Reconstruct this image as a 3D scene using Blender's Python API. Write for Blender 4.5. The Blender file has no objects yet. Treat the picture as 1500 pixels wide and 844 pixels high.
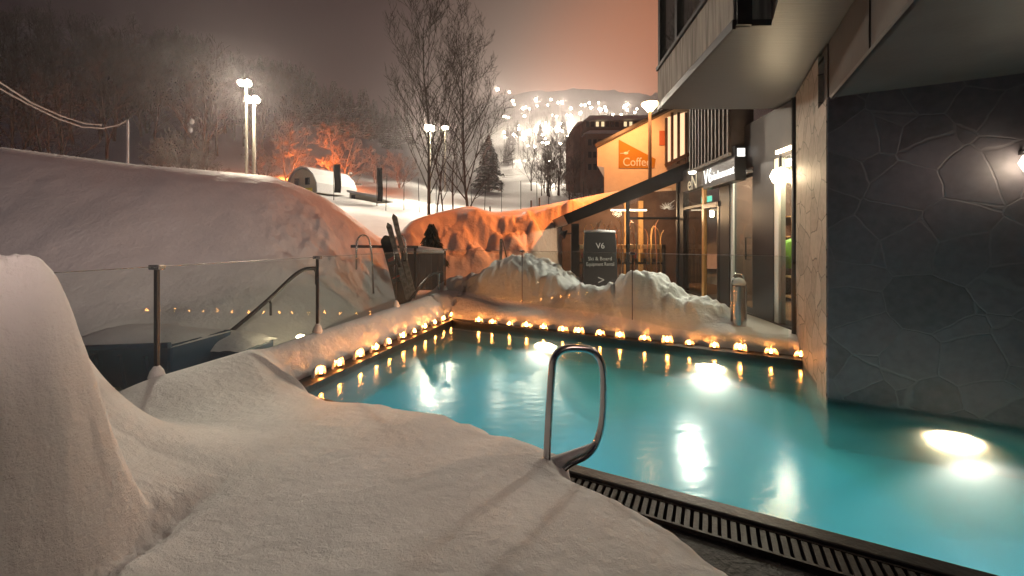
import bpy, bmesh, math, random
import numpy as np
from mathutils import Vector, Matrix
R = math.radians
random.seed(7); rng = np.random.default_rng(7)
SC = bpy.context.scene; COL = SC.collection
CAMZ = 1.6; F = 583.0; HX = 750.0; HY = 350.0     # focal length in photo pixels, horizon row

# ---------------------------------------------------------------- camera
cd = bpy.data.cameras.new('camera'); cam = bpy.data.objects.new('camera', cd); COL.objects.link(cam)
cam.location = (0, 0, CAMZ); cam.rotation_euler = (R(90), 0, 0)
cd.sensor_width = 36; cd.lens = 36 * F / 1500; cd.shift_y = -72 / 1500
cd.clip_start = 0.05; cd.clip_end = 4000
SC.camera = cam
# ---------------------------------------------------------------- world: overcast night sky lit by the resort
W = bpy.data.worlds.new('World'); SC.world = W; W.use_nodes = True
nt = W.node_tree; nt.nodes.clear()
def wn(t, **k):
    n = nt.nodes.new(t)
    for a, b in k.items(): setattr(n, a, b)
    return n
out = wn('ShaderNodeOutputWorld'); bg = wn('ShaderNodeBackground'); tc = wn('ShaderNodeTexCoord')
SKY_STRENGTH = 1.0
bg.inputs['Strength'].default_value = SKY_STRENGTH
nz = wn('ShaderNodeTexNoise'); nz.inputs['Scale'].default_value = 2.2; nz.inputs['Detail'].default_value = 4
nt.links.new(tc.outputs['Generated'], nz.inputs['Vector'])
def glow(direction, p0, p1):
    d = Vector(direction).normalized()
    vm = wn('ShaderNodeVectorMath', operation='DOT_PRODUCT'); vm.inputs[1].default_value = d
    nt.links.new(tc.outputs['Generated'], vm.inputs[0])
    mr = wn('ShaderNodeMapRange'); mr.interpolation_type = 'SMOOTHERSTEP'
    mr.inputs['From Min'].default_value = p0; mr.inputs['From Max'].default_value = p1
    nt.links.new(vm.outputs['Value'], mr.inputs['Value'])
    return mr.outputs['Result']
def mixc(fac, a, b, mode='MIX'):
    m = wn('ShaderNodeMix', data_type='RGBA'); m.blend_type = mode
    if hasattr(fac, 'node'): nt.links.new(fac, m.inputs[0])
    else: m.inputs[0].default_value = fac
    for s, i in ((a, 6), (b, 7)):
        if hasattr(s, 'node'): nt.links.new(s, m.inputs[i])
        else: m.inputs[i].default_value = (*s, 1)
    return m.outputs[2]
c = mixc(nz.outputs['Fac'], (0.009, 0.0075, 0.013), (0.018, 0.015, 0.023))
c = mixc(glow((0.25, 1, 0.26), 0.80, 1.0), c, (0.26, 0.205, 0.16))     # glow over the floodlit slopes
c = mixc(glow((0.44, 1, 0.30), 0.88, 1.0), c, (0.95, 0.31, 0.13))   # sodium glow over the village
nt.links.new(c, bg.inputs['Color']); nt.links.new(bg.outputs[0], out.inputs['Surface'])
# ---------------------------------------------------------------- render settings
SC.render.engine = 'CYCLES'
SC.view_settings.view_transform = 'Standard'; SC.view_settings.look = 'None'
SC.view_settings.exposure = 0.06; SC.view_settings.gamma = 1
SC.cycles.use_denoising = True
SC.cycles.max_bounces = 8; SC.cycles.diffuse_bounces = 2; SC.cycles.glossy_bounces = 4
SC.cycles.transmission_bounces = 6; SC.cycles.transparent_max_bounces = 12; SC.cycles.volume_bounces = 0
SC.cycles.sample_clamp_indirect = 3; SC.cycles.sample_clamp_direct = 0
SC.cycles.caustics_reflective = False; SC.cycles.caustics_refractive = True
SC.cycles.use_light_tree = True
SC.cycles.use_adaptive_sampling = True; SC.cycles.adaptive_threshold = 0.015

# ================================================================ helpers
def P(px, py, D): return Vector(((px - HX) / F * D, D, CAMZ - (py - HY) / F * D))
U = Vector((0.894, -0.447, 0)); V = Vector((0.447, 0.894, 0))      # pool axes: along the edges, away from the camera
def UV(u, v, z=0): return Vector((U.x * u + V.x * v, U.y * u + V.y * v, z))
FC = 3.6; FS = 0.07                                                  # shop front: X = FC + FS * D
def facD(px): return FC / ((px - HX) / F - FS)
def FP(D, off, z): return Vector((FC + FS * D - off, D, z))

def mat(name, col=(0.5, 0.5, 0.5), rough=0.6, metal=0.0, emit=None, es=0.0, bump=0.0, bscale=20.0, var=0.0, vscale=5.0,
        stretch=None, spec=None, trans=0.0, ior=1.45):
    m = bpy.data.materials.new(name); m.use_nodes = True; t = m.node_tree; b = t.nodes['Principled BSDF']
    b.inputs['Base Color'].default_value = (*col, 1); b.inputs['Roughness'].default_value = rough
    b.inputs['Metallic'].default_value = metal
    if spec is not None: b.inputs['Specular IOR Level'].default_value = spec
    if trans: b.inputs['Transmission Weight'].default_value = trans; b.inputs['IOR'].default_value = ior
    if emit: b.inputs['Emission Color'].default_value = (*emit, 1); b.inputs['Emission Strength'].default_value = es
    if bump or var:
        tcn = t.nodes.new('ShaderNodeTexCoord'); mp = t.nodes.new('ShaderNodeMapping')
        t.links.new(tcn.outputs['Object'], mp.inputs['Vector'])
        if stretch: mp.inputs['Scale'].default_value = stretch
    if var:
        n = t.nodes.new('ShaderNodeTexNoise'); n.inputs['Scale'].default_value = vscale; n.inputs['Detail'].default_value = 6
        t.links.new(mp.outputs[0], n.inputs['Vector'])
        r = t.nodes.new('ShaderNodeValToRGB')
        r.color_ramp.elements[0].position = 0.3; r.color_ramp.elements[1].position = 0.7
        r.color_ramp.elements[0].color = (*[max(0, x * (1 - var)) for x in col], 1)
        r.color_ramp.elements[1].color = (*[min(1, x * (1 + var)) for x in col], 1)
        t.links.new(n.outputs['Fac'], r.inputs[0]); t.links.new(r.outputs[0], b.inputs['Base Color'])
    if bump:
        n = t.nodes.new('ShaderNodeTexNoise'); n.inputs['Scale'].default_value = bscale; n.inputs['Detail'].default_value = 8
        n.inputs['Roughness'].default_value = 0.6
        t.links.new(mp.outputs[0], n.inputs['Vector'])
        bp = t.nodes.new('ShaderNodeBump'); bp.inputs['Strength'].default_value = bump; bp.inputs['Distance'].default_value = 0.02
        t.links.new(n.outputs['Fac'], bp.inputs['Height']); t.links.new(bp.outputs[0], b.inputs['Normal'])
    return m
def emis(name, col, s):
    m = bpy.data.materials.new(name); m.use_nodes = True; t = m.node_tree; t.nodes.clear()
    o = t.nodes.new('ShaderNodeOutputMaterial'); e = t.nodes.new('ShaderNodeEmission')
    e.inputs[0].default_value = (*col, 1); e.inputs[1].default_value = s; t.links.new(e.outputs[0], o.inputs[0]); return m

def snow_mat(name, col=(0.82, 0.82, 0.84), fine=1.0, lump=1.0):
    m = bpy.data.materials.new(name); m.use_nodes = True; t = m.node_tree; b = t.nodes['Principled BSDF']
    b.inputs['Roughness'].default_value = 0.55; b.inputs['Specular IOR Level'].default_value = 0.25
    tcn = t.nodes.new('ShaderNodeTexCoord')
    def noise(s, d, r=0.55):
        n = t.nodes.new('ShaderNodeTexNoise'); n.inputs['Scale'].default_value = s; n.inputs['Detail'].default_value = d
        n.inputs['Roughness'].default_value = r; t.links.new(tcn.outputs['Object'], n.inputs['Vector']); return n.outputs['Fac']
    r = t.nodes.new('ShaderNodeValToRGB'); r.color_ramp.elements[0].position = 0.35; r.color_ramp.elements[1].position = 0.7
    r.color_ramp.elements[0].color = (*[x * 0.88 for x in col], 1); r.color_ramp.elements[1].color = (*col, 1)
    t.links.new(noise(1.7, 8, 0.65), r.inputs[0]); t.links.new(r.outputs[0], b.inputs['Base Color'])
    b1 = t.nodes.new('ShaderNodeBump'); b1.inputs['Strength'].default_value = 0.36 * lump; b1.inputs['Distance'].default_value = 0.05
    t.links.new(noise(15, 6), b1.inputs['Height'])
    b2 = t.nodes.new('ShaderNodeBump'); b2.inputs['Strength'].default_value = 0.8 * fine; b2.inputs['Distance'].default_value = 0.009
    t.links.new(noise(95, 6, 0.72), b2.inputs['Height']); t.links.new(b1.outputs[0], b2.inputs['Normal'])
    t.links.new(b2.outputs[0], b.inputs['Normal'])
    return m

class MB:
    """collects shapes and links them as one mesh object"""
    def __init__(s): s.v = []; s.f = []
    def add(s, vs, fs):
        o = len(s.v); s.v += [tuple(p) for p in vs]; s.f += [tuple(i + o for i in f) for f in fs]
    def box(s, a, b, M=None):
        x0, y0, z0 = a; x1, y1, z1 = b
        vs = [Vector(p) for p in ((x0,y0,z0),(x1,y0,z0),(x1,y1,z0),(x0,y1,z0),(x0,y0,z1),(x1,y0,z1),(x1,y1,z1),(x0,y1,z1))]
        if M: vs = [M @ p for p in vs]
        s.add(vs, [(0,3,2,1),(4,5,6,7),(0,1,5,4),(1,2,6,5),(2,3,7,6),(3,0,4,7)])
    def hexa(s, low, high):
        """prism from a lower ring of points to an upper ring"""
        n = len(low)
        s.add(list(low) + list(high), [tuple(range(n))[::-1], tuple(range(n, 2 * n))] +
              [(i, (i + 1) % n, n + (i + 1) % n, n + i) for i in range(n)])
    def prism(s, poly, z0, z1): s.hexa([Vector((p[0], p[1], z0)) for p in poly], [Vector((p[0], p[1], z1)) for p in poly])
    def bar(s, a, b, w, h, up=(0, 0, 1)):
        a = Vector(a); b = Vector(b); d = (b - a).normalized(); r = d.cross(Vector(up))
        if r.length < 1e-4: r = d.cross(Vector((1, 0, 0)))
        r.normalize(); q = r.cross(d).normalized(); r = r * w / 2; q = q * h / 2
        s.hexa([a - r - q, a + r - q, a + r + q, a - r + q], [b - r - q, b + r - q, b + r + q, b - r + q])
    def tube(s, pts, rad, n=10, cap=True):
        pts = [Vector(p) for p in pts]; k = len(pts)
        rr = rad if isinstance(rad, (list, tuple)) else [rad] * k
        o = len(s.v); prev = None
        for i, p in enumerate(pts):
            d = (pts[min(i + 1, k - 1)] - pts[max(i - 1, 0)]).normalized()
            if prev is None:
                a = d.cross(Vector((0, 0, 1)))
                if a.length < 1e-3: a = d.cross(Vector((1, 0, 0)))
            else: a = prev - d * prev.dot(d)
            a.normalize(); prev = a; b = d.cross(a)
            for j in range(n):
                t = 2 * math.pi * j / n
                s.v.append(tuple(p + (a * math.cos(t) + b * math.sin(t)) * rr[i]))
        for i in range(k - 1):
            for j in range(n):
                s.f.append((o + i*n + j, o + i*n + (j+1) % n, o + (i+1)*n + (j+1) % n, o + (i+1)*n + j))
        if cap: s.f.append(tuple(o + j for j in range(n))[::-1]); s.f.append(tuple(o + (k-1)*n + j for j in range(n)))
    def lathe(s, prof, c, n=20, M=None):
        """prof: (radius, z) pairs"""
        o = len(s.v); c = Vector(c)
        for r_, z in prof:
            for j in range(n):
                t = 2 * math.pi * j / n; p = Vector((r_ * math.cos(t), r_ * math.sin(t), z))
                s.v.append(tuple((M @ p if M else p) + c))
        for i in range(len(prof) - 1):
            for j in range(n): s.f.append((o + i*n + j, o + i*n + (j+1) % n, o + (i+1)*n + (j+1) % n, o + (i+1)*n + j))
        s.f.append(tuple(o + j for j in range(n))[::-1]); s.f.append(tuple(o + (len(prof)-1)*n + j for j in range(n)))
    def mesh(s, name, m, smooth=False):
        me = bpy.data.meshes.new(name); me.from_pydata(s.v, [], s.f); me.update()
        if m: me.materials.append(m)
        if smooth: me.shade_smooth()
        return me
    def build(s, name, m, parent=None, smooth=False, bevel=0.0, loc=None):
        if loc is not None:
            l = Vector(loc); s.v = [tuple(Vector(p) - l) for p in s.v]
        o = bpy.data.objects.new(name, s.mesh(name, m, smooth)); COL.objects.link(o)
        if loc is not None: o.location = loc
        if parent: o.parent = parent
        if bevel:
            b = o.modifiers.new('bevel', 'BEVEL'); b.width = bevel; b.segments = 2; b.limit_method = 'ANGLE'
        return o
def tag(o, label=None, cat=None, group=None, kind=None):
    if label: o['label'] = label
    if cat: o['category'] = cat
    if group: o['group'] = group
    if kind: o['kind'] = kind
    return o
def thing(name, label, cat, loc=(0, 0, 0), rz=0.0, group=None):
    o = bpy.data.objects.new(name, None); COL.objects.link(o); o.location = loc; o.rotation_euler = (0, 0, rz)
    o.empty_display_size = 0.2
    return tag(o, label, cat, group)
def copy_tree(o, parent=None):
    c_ = o.copy(); COL.objects.link(c_); c_.parent = parent
    for ch in list(o.children): copy_tree(ch, c_)
    return c_
def text_mesh(body, size, m, name, M, parent=None, extrude=0.004, align='CENTER', sx=1.0):
    cu = bpy.data.curves.new(name, 'FONT'); cu.body = body; cu.size = size; cu.align_x = align; cu.extrude = extrude
    cu.resolution_u = 3
    to = bpy.data.objects.new(name + '_tmp', cu); COL.objects.link(to)
    me = bpy.data.meshes.new_from_object(to.evaluated_get(bpy.context.evaluated_depsgraph_get()))
    bpy.data.objects.remove(to); bpy.data.curves.remove(cu)
    me.transform(M @ Matrix.Diagonal((sx, 1, 1, 1))); me.materials.clear(); me.materials.append(m); me.name = name
    o = bpy.data.objects.new(name, me); COL.objects.link(o)
    if parent: o.parent = parent
    return o
def lamp_light(name, kind, loc, power, col, parent=None, size=0.05, blend=0.3, spot=120, direction=None):
    l = bpy.data.lights.new(name, kind); l.energy = power; l.color = col
    l.shadow_soft_size = size
    if kind == 'SPOT': l.spot_size = R(spot); l.spot_blend = blend
    o = bpy.data.objects.new(name, l); COL.objects.link(o); o.location = loc
    if direction is not None: o.rotation_euler = Vector(direction).to_track_quat('-Z', 'Y').to_euler()
    if parent: o.parent = parent
    return o

# value noise (numpy)
def vnoise(x, y, seed=0):
    xi = np.floor(x).astype(np.int64); yi = np.floor(y).astype(np.int64); fx = x - xi; fy = y - yi
    fx = fx * fx * (3 - 2 * fx); fy = fy * fy * (3 - 2 * fy)
    def h(a, b):
        n = (a * 374761393 + b * 668265263 + seed * 1442695041) & 0xffffffff
        n = ((n ^ (n >> 13)) * 1274126177) & 0xffffffff
        return ((n ^ (n >> 16)) & 0xffff) / 65535.0
    return (h(xi, yi) * (1-fx) + h(xi+1, yi) * fx) * (1-fy) + (h(xi, yi+1) * (1-fx) + h(xi+1, yi+1) * fx) * fy
def fbm(x, y, seed=0, o=4, g=0.5):
    s = 0; a = 1; t = 0
    for i in range(o): s = s + a * (vnoise(x * 2**i, y * 2**i, seed + i) - 0.5); t += a; a *= g
    return s / t * 2
def sstep(a, b, x): t = np.clip((x - a) / (b - a), 0, 1); return t * t * (3 - 2 * t)

# ================================================================ materials
M = {}
M['snow'] = snow_mat('deck snow'); M['snow_far'] = snow_mat('far snow', fine=0, lump=0.2)
M['snow_rough'] = snow_mat('lumpy snow', lump=1.6)
M['steel'] = mat('brushed steel', (0.55, 0.55, 0.56), 0.22, 1.0, bump=0.08, bscale=60)
M['dark_steel'] = mat('dark steel', (0.06, 0.062, 0.07), 0.35, 0.8, bump=0.1)
M['black'] = mat('black paint', (0.012, 0.013, 0.017), 0.45, bump=0.05)
M['cladding'] = mat('brown metal cladding', (0.10, 0.075, 0.07), 0.5, 0.2, var=0.2, bump=0.1)
M['concrete'] = mat('board marked concrete', (0.30, 0.28, 0.26), 0.85, bump=0.5, bscale=12, var=0.45, vscale=3.0, stretch=(6, 6, 0.5))
M['soffit'] = mat('painted soffit boards', (0.06, 0.058, 0.064), 0.42, bump=0.12, bscale=9, var=0.12, stretch=(0.4, 8, 1))
M['panel'] = mat('dark facade panel', (0.055, 0.05, 0.053), 0.55, var=0.25, vscale=2, bump=0.1)
M['kerb'] = mat('dark wet kerb', (0.02, 0.017, 0.018), 0.42, var=0.4, bump=0.3, bscale=30)
M['grate'] = mat('dark grate', (0.022, 0.017, 0.015), 0.5, 0.0, bump=0.2, bscale=50, var=0.3)
M['deck'] = mat('wet dark paving', (0.018, 0.018, 0.02), 0.45, bump=1.0, bscale=35, var=0.6, vscale=30)
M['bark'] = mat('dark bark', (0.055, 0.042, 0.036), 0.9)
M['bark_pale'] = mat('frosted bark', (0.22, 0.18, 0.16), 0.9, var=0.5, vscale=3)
M['needles'] = mat('dark needles', (0.03, 0.042, 0.032), 0.8, var=0.4, vscale=4)
M['hotel'] = mat('brown render', (0.22, 0.14, 0.11), 0.85, var=0.3, vscale=0.5, bump=0.2)
M['cream'] = mat('cream render', (0.75, 0.66, 0.55), 0.85, var=0.05, bump=0.15, bscale=8)
M['sign_orange'] = mat('ochre sign paint', (0.42, 0.20, 0.0), 0.7)
M['white'] = mat('white paint', (0.8, 0.8, 0.78), 0.5)
M['flag'] = mat('black flag cloth', (0.006, 0.006, 0.007), 1.0, spec=0.0)
M['wood'] = mat('warm wood', (0.30, 0.15, 0.07), 0.6, var=0.3, vscale=6, stretch=(1, 1, 0.2))
M['interior'] = mat('interior wall', (0.13, 0.075, 0.055), 0.8, var=0.2)
M['interior_light'] = mat('pale interior wall', (0.6, 0.58, 0.5), 0.8)
M['blue'] = mat('blue plastic', (0.02, 0.055, 0.11), 0.5, var=0.2, bump=0.1)
M['red'] = mat('red fabric', (0.45, 0.05, 0.04), 0.8)
M['green'] = mat('lime fabric', (0.25, 0.6, 0.05), 0.6)
M['teal_fab'] = mat('pale teal fabric', (0.3, 0.6, 0.6), 0.7)
M['gold'] = mat('varnished ash wood', (0.85, 0.50, 0.20), 0.4)
M['board_black'] = mat('black board', (0.02, 0.02, 0.025), 0.35); M['board_red'] = mat('dark red board', (0.16, 0.02, 0.03), 0.35)
M['ski_grey'] = mat('worn grey ski', (0.25, 0.25, 0.24), 0.4, var=0.5, vscale=15)
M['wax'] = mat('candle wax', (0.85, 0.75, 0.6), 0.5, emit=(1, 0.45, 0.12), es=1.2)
M['flame'] = emis('candle flame', (1.0, 0.31, 0.06), 270)
M['lamp_white'] = emis('floodlight lens', (1.0, 0.88, 0.66), 600)
M['lamp_glow'] = emis('warm lamp', (1.0, 0.72, 0.42), 25)
M['tube'] = emis('ceiling tube', (1.0, 0.80, 0.55), 6)
M['letters'] = emis('lit letters', (1, 0.97, 0.9), 2.0)
M['exit'] = emis('exit sign', (0.2, 0.9, 0.6), 1.0)
M['win_lit'] = emis('lit window', (1.0, 0.75, 0.42), 1.1)
M['win_dim'] = mat('dark window glass', (0.02, 0.02, 0.025), 0.12)
# thin pane glass
def pane(name, tint=(1, 1, 1), rough=0.0, refl=1.0, dirt=0.0):
    m = bpy.data.materials.new(name); m.use_nodes = True; t = m.node_tree; t.nodes.clear()
    o = t.nodes.new('ShaderNodeOutputMaterial'); tr = t.nodes.new('ShaderNodeBsdfTransparent'); g = t.nodes.new('ShaderNodeBsdfGlossy')
    tr.inputs[0].default_value = (*tint, 1); g.inputs['Roughness'].default_value = rough
    lw = t.nodes.new('ShaderNodeLayerWeight'); lw.inputs[0].default_value = 0.5
    pw_ = t.nodes.new('ShaderNodeMath'); pw_.operation = 'POWER'; pw_.inputs[1].default_value = 5; t.links.new(lw.outputs['Facing'], pw_.inputs[0])
    fr = t.nodes.new('ShaderNodeMath'); fr.operation = 'MULTIPLY_ADD'; fr.inputs[1].default_value = 0.9 * refl; fr.inputs[2].default_value = 0.03 * refl
    t.links.new(pw_.outputs[0], fr.inputs[0])
    mx = t.nodes.new('ShaderNodeMixShader'); t.links.new(fr.outputs[0], mx.inputs[0])
    t.links.new(tr.outputs[0], mx.inputs[1]); t.links.new(g.outputs[0], mx.inputs[2]); last = mx.outputs[0]
    if dirt:
        d = t.nodes.new('ShaderNodeBsdfDiffuse'); d.inputs[0].default_value = (0.7, 0.7, 0.7, 1)
        m2 = t.nodes.new('ShaderNodeMixShader'); tcn = t.nodes.new('ShaderNodeTexCoord'); n = t.nodes.new('ShaderNodeTexNoise')
        n.inputs['Scale'].default_value = 1.3; n.inputs['Detail'].default_value = 7; t.links.new(tcn.outputs['Object'], n.inputs['Vector'])
        mr = t.nodes.new('ShaderNodeMapRange'); mr.inputs['From Min'].default_value = 0.3; mr.inputs['From Max'].default_value = 0.8
        mr.inputs['To Min'].default_value = 0.01; mr.inputs['To Max'].default_value = dirt
        t.links.new(n.outputs['Fac'], mr.inputs['Value']); t.links.new(mr.outputs[0], m2.inputs[0])
        t.links.new(last, m2.inputs[1]); t.links.new(d.outputs[0], m2.inputs[2]); last = m2.outputs[0]
    t.links.new(last, o.inputs[0]); return m
M['pane'] = pane('balustrade glass', (0.93, 0.96, 0.95), 0.0, refl=.25, dirt=0.04)
M['shop_glass'] = pane('shop glass', (0.85, 0.88, 0.86), 0.02, dirt=0.03)
# crazy paving stone
def stone(name, base, joint, scale=1.9, axes='uv'):
    m = bpy.data.materials.new(name); m.use_nodes = True; t = m.node_tree; b = t.nodes['Principled BSDF']
    tcn = t.nodes.new('ShaderNodeTexCoord'); n0 = t.nodes.new('ShaderNodeTexNoise'); n0.inputs['Scale'].default_value = 2.5
    n0.inputs['Detail'].default_value = 3
    t.links.new(tcn.outputs['Object'], n0.inputs['Vector'])
    vm = t.nodes.new('ShaderNodeVectorMath'); vm.operation = 'MULTIPLY_ADD'; vm.inputs[1].default_value = (0.10, 0.10, 0.10)
    t.links.new(n0.outputs['Color'], vm.inputs[0]); t.links.new(tcn.outputs['Object'], vm.inputs[2])
    vo = t.nodes.new('ShaderNodeTexVoronoi'); vo.feature = 'DISTANCE_TO_EDGE'; vo.inputs['Scale'].default_value = scale
    vc = t.nodes.new('ShaderNodeTexVoronoi'); vc.feature = 'F1'; vc.inputs['Scale'].default_value = scale
    for q in (vo, vc): t.links.new(vm.outputs[0], q.inputs['Vector'])
    mr = t.nodes.new('ShaderNodeMapRange'); mr.inputs['From Min'].default_value = 0.008; mr.inputs['From Max'].default_value = 0.026
    t.links.new(vo.outputs['Distance'], mr.inputs['Value'])
    nn = t.nodes.new('ShaderNodeTexNoise'); nn.inputs['Scale'].default_value = 14; nn.inputs['Detail'].default_value = 8
    t.links.new(tcn.outputs['Object'], nn.inputs['Vector'])
    sep = t.nodes.new('ShaderNodeSeparateColor'); t.links.new(vc.outputs['Color'], sep.inputs[0])
    ad = t.nodes.new('ShaderNodeMath'); ad.operation = 'MULTIPLY_ADD'; ad.inputs[1].default_value = 0.5
    t.links.new(sep.outputs[0], ad.inputs[0]); t.links.new(nn.outputs['Fac'], ad.inputs[2])
    r = t.nodes.new('ShaderNodeValToRGB'); r.color_ramp.elements[0].position = 0.4; r.color_ramp.elements[1].position = 1.0
    r.color_ramp.elements[0].color = (*[x * 0.72 for x in base], 1); r.color_ramp.elements[1].color = (*[x * 1.25 for x in base], 1)
    t.links.new(ad.outputs[0], r.inputs[0])
    mx = t.nodes.new('ShaderNodeMix'); mx.data_type = 'RGBA'; t.links.new(mr.outputs[0], mx.inputs[0])
    mx.inputs[6].default_value = (*joint, 1); t.links.new(r.outputs[0], mx.inputs[7]); t.links.new(mx.outputs[2], b.inputs['Base Color'])
    h = t.nodes.new('ShaderNodeMath'); h.operation = 'MULTIPLY_ADD'; h.inputs[1].default_value = 0.35
    t.links.new(nn.outputs['Fac'], h.inputs[0]); t.links.new(mr.outputs[0], h.inputs[2])
    bp = t.nodes.new('ShaderNodeBump'); bp.inputs['Strength'].default_value = 0.4; bp.inputs['Distance'].default_value = 0.006
    t.links.new(h.outputs[0], bp.inputs['Height']); t.links.new(bp.outputs[0], b.inputs['Normal']); b.inputs['Roughness'].default_value = 0.6
    return m
M['stone_shade'] = stone('crazy paving stone', (0.078, 0.068, 0.082), (0.100, 0.090, 0.104), 2.9)  # front face gets no lamplight; its shade is put into the stone colour
M['stone_lit'] = stone('lit crazy stone', (0.22, 0.19, 0.165), (0.06, 0.05, 0.045), 3.2)  # same stone, with the light on the pillar's side put into the colour
# water and pool tile
def water_mat():
    m = bpy.data.materials.new('pool water'); m.use_nodes = True; t = m.node_tree; t.nodes.clear()
    o = t.nodes.new('ShaderNodeOutputMaterial'); g = t.nodes.new('ShaderNodeBsdfGlass')
    g.inputs['IOR'].default_value = 1.33; g.inputs['Roughness'].default_value = 0.17; g.inputs['Color'].default_value = (0.93, 0.99, 0.98, 1)
    tcn = t.nodes.new('ShaderNodeTexCoord'); n = t.nodes.new('ShaderNodeTexNoise'); n.inputs['Scale'].default_value = 7; n.inputs['Detail'].default_value = 3
    mp = t.nodes.new('ShaderNodeMapping'); mp.inputs['Scale'].default_value = (0.7, 1.6, 1)
    t.links.new(tcn.outputs['Object'], mp.inputs['Vector']); t.links.new(mp.outputs[0], n.inputs['Vector'])
    bp = t.nodes.new('ShaderNodeBump'); bp.inputs['Strength'].default_value = 0.13; bp.inputs['Distance'].default_value = 0.02
    t.links.new(n.outputs['Fac'], bp.inputs['Height']); t.links.new(bp.outputs[0], g.inputs['Normal']); t.links.new(g.outputs[0], o.inputs[0])
    return m
M['water'] = water_mat()
M['tile_shade'] = mat('shaded pool wall tile', (0.05, 0.055, 0.06), 0.5, var=0.3)  # dark tone stands in for unlit walls and the bank's reflection
M['tile'] = mat('teal pool lining', (0.035, 0.42, 0.62), 0.5, var=0.10, vscale=1.2)

# ================================================================ POOL
vN, vF, vW = 2.65, 6.12, 4.91
NL = UV(-3.73, vN); FL = UV(-4.376, vF + 0.09); FR = UV(1.03, vF); WC = UV(1.03, vW); WE = UV(8.0, vW); NE = UV(8.0, vN)
poly = [NL, NE, WE, WC, FR, FL]
DEPTH = 1.15
b = MB()
n = len(poly)
b.add([Vector((p.x, p.y, -DEPTH)) for p in poly], [tuple(range(n))])
for i in range(n):
    p, q = poly[i], poly[(i + 1) % n]
    b.add([Vector((p.x, p.y, -DEPTH)), Vector((q.x, q.y, -DEPTH)), Vector((q.x, q.y, 0.03)), Vector((p.x, p.y, 0.03))], [(3, 2, 1, 0)])
bo = tag(b.build('pool_basin', M['tile']), kind='structure'); bo.data.materials.append(M['tile_shade'])
for pi in (3, 4, 5, 6): bo.data.polygons[pi].material_index = 1
b = MB(); b.add([Vector((p.x, p.y, 0)) for p in poly], [tuple(range(n))])
tag(b.build('water', M['water']), kind='structure')
wv_ = bpy.data.materials.new('milky pool water'); wv_.use_nodes = True; t = wv_.node_tree; t.nodes.clear()
o = t.nodes.new('ShaderNodeOutputMaterial'); v = t.nodes.new('ShaderNodeVolumePrincipled'); v.inputs['Density'].default_value = 0.32
v.inputs['Color'].default_value = (.10, .70, .95, 1); v.inputs['Anisotropy'].default_value = 0.3; t.links.new(v.outputs[0], o.inputs['Volume'])
cx_ = sum((p for p in poly), Vector()) / n; b = MB(); b.hexa([Vector((*(p + (cx_ - p) * .0015).xy, -DEPTH + .004)) for p in poly], [Vector((*(p + (cx_ - p) * .0015).xy, -.004)) for p in poly])
tag(b.build('water', wv_), kind='structure')
# kerbs
def strip(mb, a, c_, off0, off1, z0, z1, nrm):
    nrm = Vector(nrm)
    mb.hexa([Vector((*(p + nrm * o)[:2], z0)) for p, o in ((a, off0), (c_, off0), (c_, off1), (a, off1))],
            [Vector((*(p + nrm * o)[:2], z1)) for p, o in ((a, off0), (c_, off0), (c_, off1), (a, off1))])
ldir = (FL - NL).normalized(); lnorm = Vector((-ldir.y, ldir.x, 0))      # pointing left, out of the pool
b = MB(); strip(b, UV(-4.45, vF + .09), UV(1.03, vF), -0.02, 0.22, -0.3, 0.075, V)
b.build('pool_kerb', M['kerb'], bevel=0.01); tag(bpy.data.objects['pool_kerb'], kind='structure')
b = MB(); strip(b, NL - ldir * .1, FL + ldir * .1, -0.02, 0.22, -0.3, 0.078, lnorm)
tag(b.build('pool_kerb', M['kerb'], bevel=0.01), kind='structure')
b = MB(); strip(b, UV(-3.9, vN), UV(8, vN), -0.01, 0.10, -0.3, 0.045, -V)
tag(b.build('pool_kerb', M['kerb'], bevel=0.012), kind='structure')
dg = thing('drain_grate', 'dark slatted overflow grate running along the near pool edge', 'drain grate')
b = MB(); strip(b, UV(-2, vN), UV(8, vN), 0.103, 0.118, -0.1, 0.03, -V); strip(b, UV(-2, vN), UV(8, vN), 0.275, 0.29, -0.1, 0.03, -V)
b.build('frame', M['grate'], dg)
b = MB(); k = -1.5
while k < 4.0:
    a = UV(k, vN - 0.12, 0.018); c_ = UV(k, vN - 0.273, 0.018); b.bar(a, c_, 0.027, 0.02); k += 0.046
b.build('slats', M['grate'], dg)
b = MB(); b.box((-12, -8, -0.32), (0, 0, -0.3)); b.v = []; b.f = []
strip(b, UV(-2, vN), UV(9, vN), 0.29, 4.0, -0.2, 0.005, -V)
tag(b.build('paving', M['deck']), kind='structure')

# ================================================================ NEAR TERRAIN (snow), laid out on a polar grid round the viewpoint
GL = [Vector((-3.38, 1.54)), Vector((-2.90, 3.25)), Vector((-2.425, 4.96)), Vector((-1.945, 6.67)), Vector((-1.43, 8.5))]
GE = Vector((3.63, 5.2))
def seg_sd(x, y, pts):
    """distance to an open polyline, positive on its left side"""
    best = np.full(x.shape, 1e9); sg = np.zeros(x.shape)
    for (ax, ay), (bx, by) in zip(pts[:-1], pts[1:]):
        dx, dy = bx - ax, by - ay; L = dx*dx + dy*dy
        t = np.clip(((x-ax)*dx + (y-ay)*dy) / L, 0, 1); d = np.hypot(x-ax-t*dx, y-ay-t*dy)
        cr = dx*(y-ay) - dy*(x-ax); m_ = d < best
        best = np.where(m_, d, best); sg = np.where(m_, np.sign(cr), sg)
    return best * sg
bound = [(3.9, 5.0), (1.13, 6.35 - .0)]  # far ledge start, filled below
K1 = UV(1.03, vF + 0.17); K2 = FL + V * 0.13 + lnorm * 0.17; K3 = NL + lnorm * 0.17
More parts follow.
